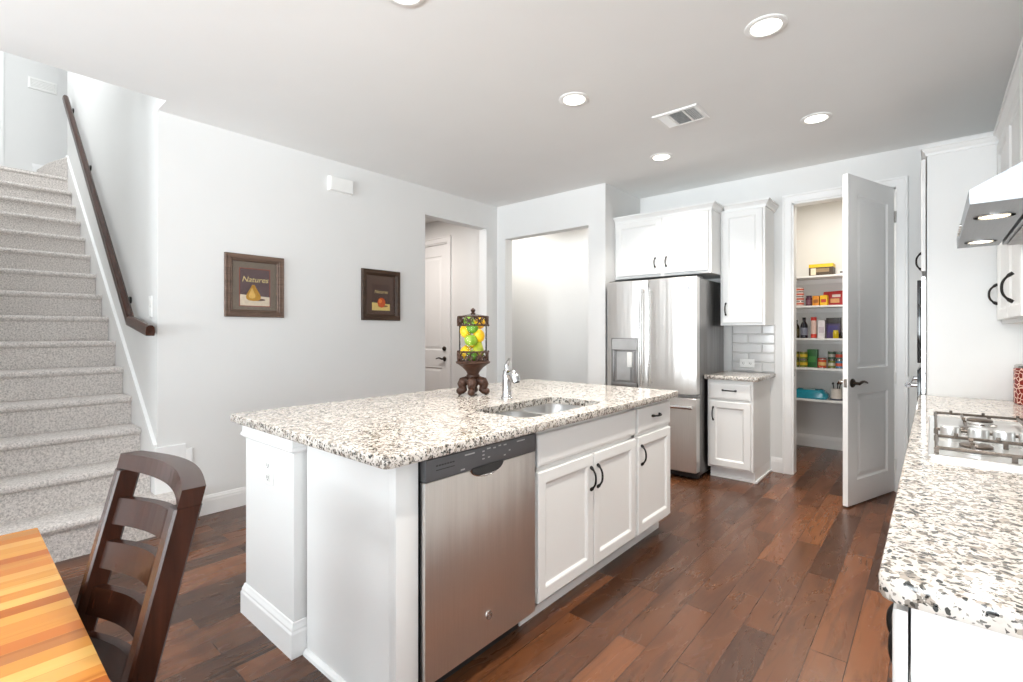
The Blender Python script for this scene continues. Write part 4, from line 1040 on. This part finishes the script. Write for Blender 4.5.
# third shelf
z = SH[2][0] + .001
bottle(-1.145, 6.15, z, .032, .200, (50, 44, 30), (30, 28, 26), 'dark bottle leftmost on the shelf of bottles', (84, 74, 44))
bottle(-1.068, 6.14, z, .036, .225, (18, 20, 34), (16, 16, 18), 'black bottle second on the shelf of bottles', (120, 124, 140))
t = can(-.978, 6.14, z, .027, .225, (220, 190, 180), 'tall white tube with red cap between the black bottle and white carton', None, 'spice_tube', 'tube')
m = MB(); m.lathe([(.028, .190), (.028, .227), (.01, .227)], (-.978, 6.14, z), 16); obj('cap', m, tint(196, 44, 34), t)
m = MB(); m.lathe([(.0278, .004), (.0278, .045)], (-.978, 6.14, z), 16, caps=False); obj('band', m, tint(200, 60, 44), t)
carton(-.938, -.872, 6.12, 6.20, z, .195, (222, 218, 222), 'white carton between the red-capped tube and purple box', (196, 186, 196))
carton(-.862, -.742, 6.14, 6.24, z, .215, (66, 46, 96), 'purple box with a dark top on the third shelf', (52, 36, 110), (50, 44, 40))
jar(-.770, 6.085, z, .026, .085, (214, 186, 30), (220, 200, 60), 'small yellow jar in front of the purple box')
jar(-.722, 6.13, z, .026, .060, (40, 34, 30), (30, 30, 30), 'tiny dark jar beside the small yellow jar')
jar(-.670, 6.14, z, .042, .165, (60, 34, 20), (150, 122, 60), 'dark brown jar with tan lid, right end of the bottle shelf', (180, 150, 110))
# second shelf
z = SH[1][0] + .001
for k, w in enumerate(('lower', 'upper')):
    can(-1.150, 6.13, z + k * .088, .037, .086, (96, 104, 44), '%s green vegetable can of the leftmost pair' % w, (180, 160, 60))
    can(-1.070, 6.12, z + k * .088, .038, .086, (110, 120, 40), '%s green vegetable can with yellow band before the green box' % w, (210, 180, 50))
carton(-1.05, -.955, 6.20, 6.30, z, .195, (44, 112, 44), 'tall green box behind the stacked green cans', (70, 150, 60))
carton(-.945, -.880, 6.16, 6.25, z, .105, (170, 50, 30), 'red box beside the tall green box', (220, 170, 90))
can(-.892, 6.10, z, .036, .100, (196, 74, 34), 'orange and red soup can standing alone before the red box', (226, 190, 120))
cols = [((120, 130, 60), (200, 200, 180)), ((70, 120, 150), (200, 80, 50)), ((60, 90, 70), (180, 180, 170)), ((90, 110, 100), (190, 60, 40)), ((196, 160, 60), (180, 50, 40)), ((120, 34, 34), (70, 30, 30))]
labs = ['lower can with a pale band in the left stack of the right-hand cans', 'lower blue can with a red band in the middle stack', 'upper dark green can of the left stack of the right-hand cans', 'upper grey-green can of the middle stack', 'lower yellow and red can of the rightmost stack', 'upper dark red can of the rightmost stack']
for i, (x, kz) in enumerate(((-.815, 0), (-.742, 0), (-.815, 1), (-.742, 1), (-.668, 0), (-.668, 1))):
    can(x, 6.13 + (.03 if i in (0, 2) else 0), z + kz * .092, .035, .090, cols[i][0], labs[i], cols[i][1])
# lowest shelf: teal packet and a cup of utensils
z = SH[0][0] + .001
t = thing('plastic_packet', 'large teal plastic packet lying on the lowest pantry shelf', 'packet', (-1.02, 6.2, z), G)
m = MB(); L = []
for zz, i in ((0, .012), (.02, 0), (.06, .004), (.085, .03), (.092, .06)):
    L.append([(p[0], p[1], z + zz + (.012 * math.sin(p[0] * 60) * (zz > .05))) for p in rrect(-1.19 + i, -.845 - i, 6.09 + i, 6.30 - i, .05, 5)])
m.loft(L); obj('wrap', m, tint(30, 138, 160, .2), t)
m = MB(); m.box(-1.08, -.97, 6.15, 6.24, z + .0925, z + .1045, .004); obj('label_patch', m, tint(170, 190, 190), t)
t = thing('utensil_crock', 'white crock with dark utensils on the lowest pantry shelf', 'crock', (-.775, 6.16, z), G)
m = MB(); m.lathe([(.052, 0), (.054, .006), (.050, .02), (.050, .115), (.052, .125), (.046, .125), (.044, .02)], (-.775, 6.16, z), 24); obj('pot', m, tint(216, 208, 200), t)
m = MB(); m.lathe([(.0552, .002), (.0552, .018)], (-.775, 6.16, z), 24, caps=False); obj('base_band', m, tint(40, 44, 70), t)
for k in range(5):
    a = k * 1.3; m = MB(); m.tube([(-.775 + .012 * math.cos(a), 6.16 + .012 * math.sin(a), z + .03), (-.775 + .035 * math.cos(a), 6.16 + .03 * math.sin(a), z + .165)], .005, 6); m.ball((-.775 + .037 * math.cos(a), 6.16 + .031 * math.sin(a), z + .175), .012, 1); obj('utensil', m, tint(36, 32, 32), t)
# goods on the side shelves, glimpsed behind the hinge side of the door
side = [(.14, 5.62, 1, (150, 40, 34)), (.14, 5.72, 1, (206, 140, 60)), (.14, 5.52, 2, (196, 120, 40)), (.14, 5.82, 2, (120, 40, 30))]
sl_ = ['red can on the side shelf behind the door hinge', 'tan can on the side shelf behind the door hinge', 'orange can on the upper side shelf behind the door hinge', 'dark red can on the upper side shelf behind the door hinge']
for (x, y, k, c), lb in zip(side, sl_): can(x, y, SH[k][0] + .001, .035, .11, c, lb, (200, 180, 120))

# ------------------------------------------------------------------ dining table and chair
t = thing('dining_table', 'orange-toned butcher block dining table at the lower left', 'table', (-1.0, -.35, 0))
TX0, TX1, TY0, TY1 = -1.880, -.06, -.82, .168
m = MB(); m.box(TX0, TX1, TY0, TY1, .722, .750, .004); obj('table_top', m, M('acacia'), t)
m = MB(); m.box(TX0 + .09, TX1 - .09, TY0 + .09, TY0 + .115, .63, .7215); m.box(TX0 + .09, TX1 - .09, TY1 - .115, TY1 - .09, .63, .7215); m.box(TX0 + .09, TX0 + .115, TY0 + .115, TY1 - .115, .63, .7215); m.box(TX1 - .115, TX1 - .09, TY0 + .115, TY1 - .115, .63, .7215); obj('apron', m, M('espresso_wood'), t)
for x in (TX0 + .07, TX1 - .07):
    for y in (TY0 + .07, TY1 - .07):
        m = MB(); m.loft([[(x + a * s_, y + b * s_, z) for a, b in ((-1, -1), (1, -1), (1, 1), (-1, 1))] for s_, z in ((.026, 0), (.040, .60), (.040, .7215))]); obj('leg', m, M('espresso_wood'), t, smooth=False)

t = thing('dining_chair', 'dark glossy ladder-back dining chair tucked under the butcher block table', 'chair', (-1.24, .0, 0))
def by(z): return .286 - .245 * (1 - z) if z > .46 else .286 - .245 * .54 + (z - .46) * -.10
CX = -1.214
ROT = .02
def cxl(side, z): return CX + side * (.190 + .002 * (z - .7) / .3)
for s_ in (-1, 1):
    m = MB(); L = []
    for z in (0, .25, .46, .60, .75, .90, .9775):
        w = .0175; d = .018 + .004 * min(1, z / .5)
        x = cxl(s_, max(z, .5)); y = by(z) + ROT * (x - CX)
        c = .004
        L.append([(x - w + c, y - d, z), (x + w - c, y - d, z), (x + w, y - d + c, z), (x + w, y + d - c, z), (x + w - c, y + d, z), (x - w + c, y + d, z), (x - w, y + d - c, z), (x - w, y - d + c, z)])
    m.loft(L); obj('back_leg', m, M('espresso_wood'), t, smooth=False)
def slat(name, z0, z1, bow, th):
    m = MB(); L = []; n = 16
    e_ = -.0165 if name == 'top_rail' else .012
    x0, x1 = cxl(-1, (z0 + z1) / 2) + e_, cxl(1, (z0 + z1) / 2) - e_
    for k in range(n + 1):
        w = k / n; x = x0 + (x1 - x0) * w; o = bow * math.sin(PI * w) ; lift = .004 * math.sin(PI * w)
        L.append([(x, by(z) - th + dy + o + ROT * (x - CX), z + (lift if z == z1 else 0)) for z, dy in ((z0, 0), (z0, 2 * th), (z1, 2 * th), (z1, 0))])
    m.loft(L); return obj(name, m, M('espresso_wood'), t, smooth=False)
slat('top_rail', .978, 1.010, .036, .019)
for zc in (.890, .800, .708, .615): slat('slat', zc - .027, zc + .027, .046, .009)
m = MB(); m.loft([[(CX + a * k, y + .0, z) for a, y in ((-.225, by(.46) - .01), (.225, by(.46) - .01), (.235, -.29), (.22, -.30), (-.22, -.30), (-.235, -.29))] for k, z in ((.97, .435), (1, .442), (1, .465), (.96, .474))]); obj('seat', m, M('espresso_wood'), t)
m = MB()
for s_ in (-1, 1): m.box(CX + s_ * .205 - .011, CX + s_ * .205 + .011, -.27, by(.42) - .02, .375, .434)
m.box(CX - .20, CX + .20, -.285, -.263, .375, .434); m.box(CX - .20, CX + .20, by(.41) - .012, by(.41) + .010, .375, .434); obj('seat_frame', m, M('espresso_wood'), t)
for s_ in (-1, 1):
    m = MB(); m.loft([[(CX + s_ * .205 + a * w, -.275 + b * w, z) for a, b in ((-1, -1), (1, -1), (1, 1), (-1, 1))] for w, z in ((.014, 0), (.020, .434))]); obj('front_leg', m, M('espresso_wood'), t, smooth=False)
m = MB()
for s_ in (-1, 1): m.box(CX + s_ * .205 - .009, CX + s_ * .205 + .009, -.27, by(.2), .19, .225)
obj('stretcher', m, M('espresso_wood'), t)
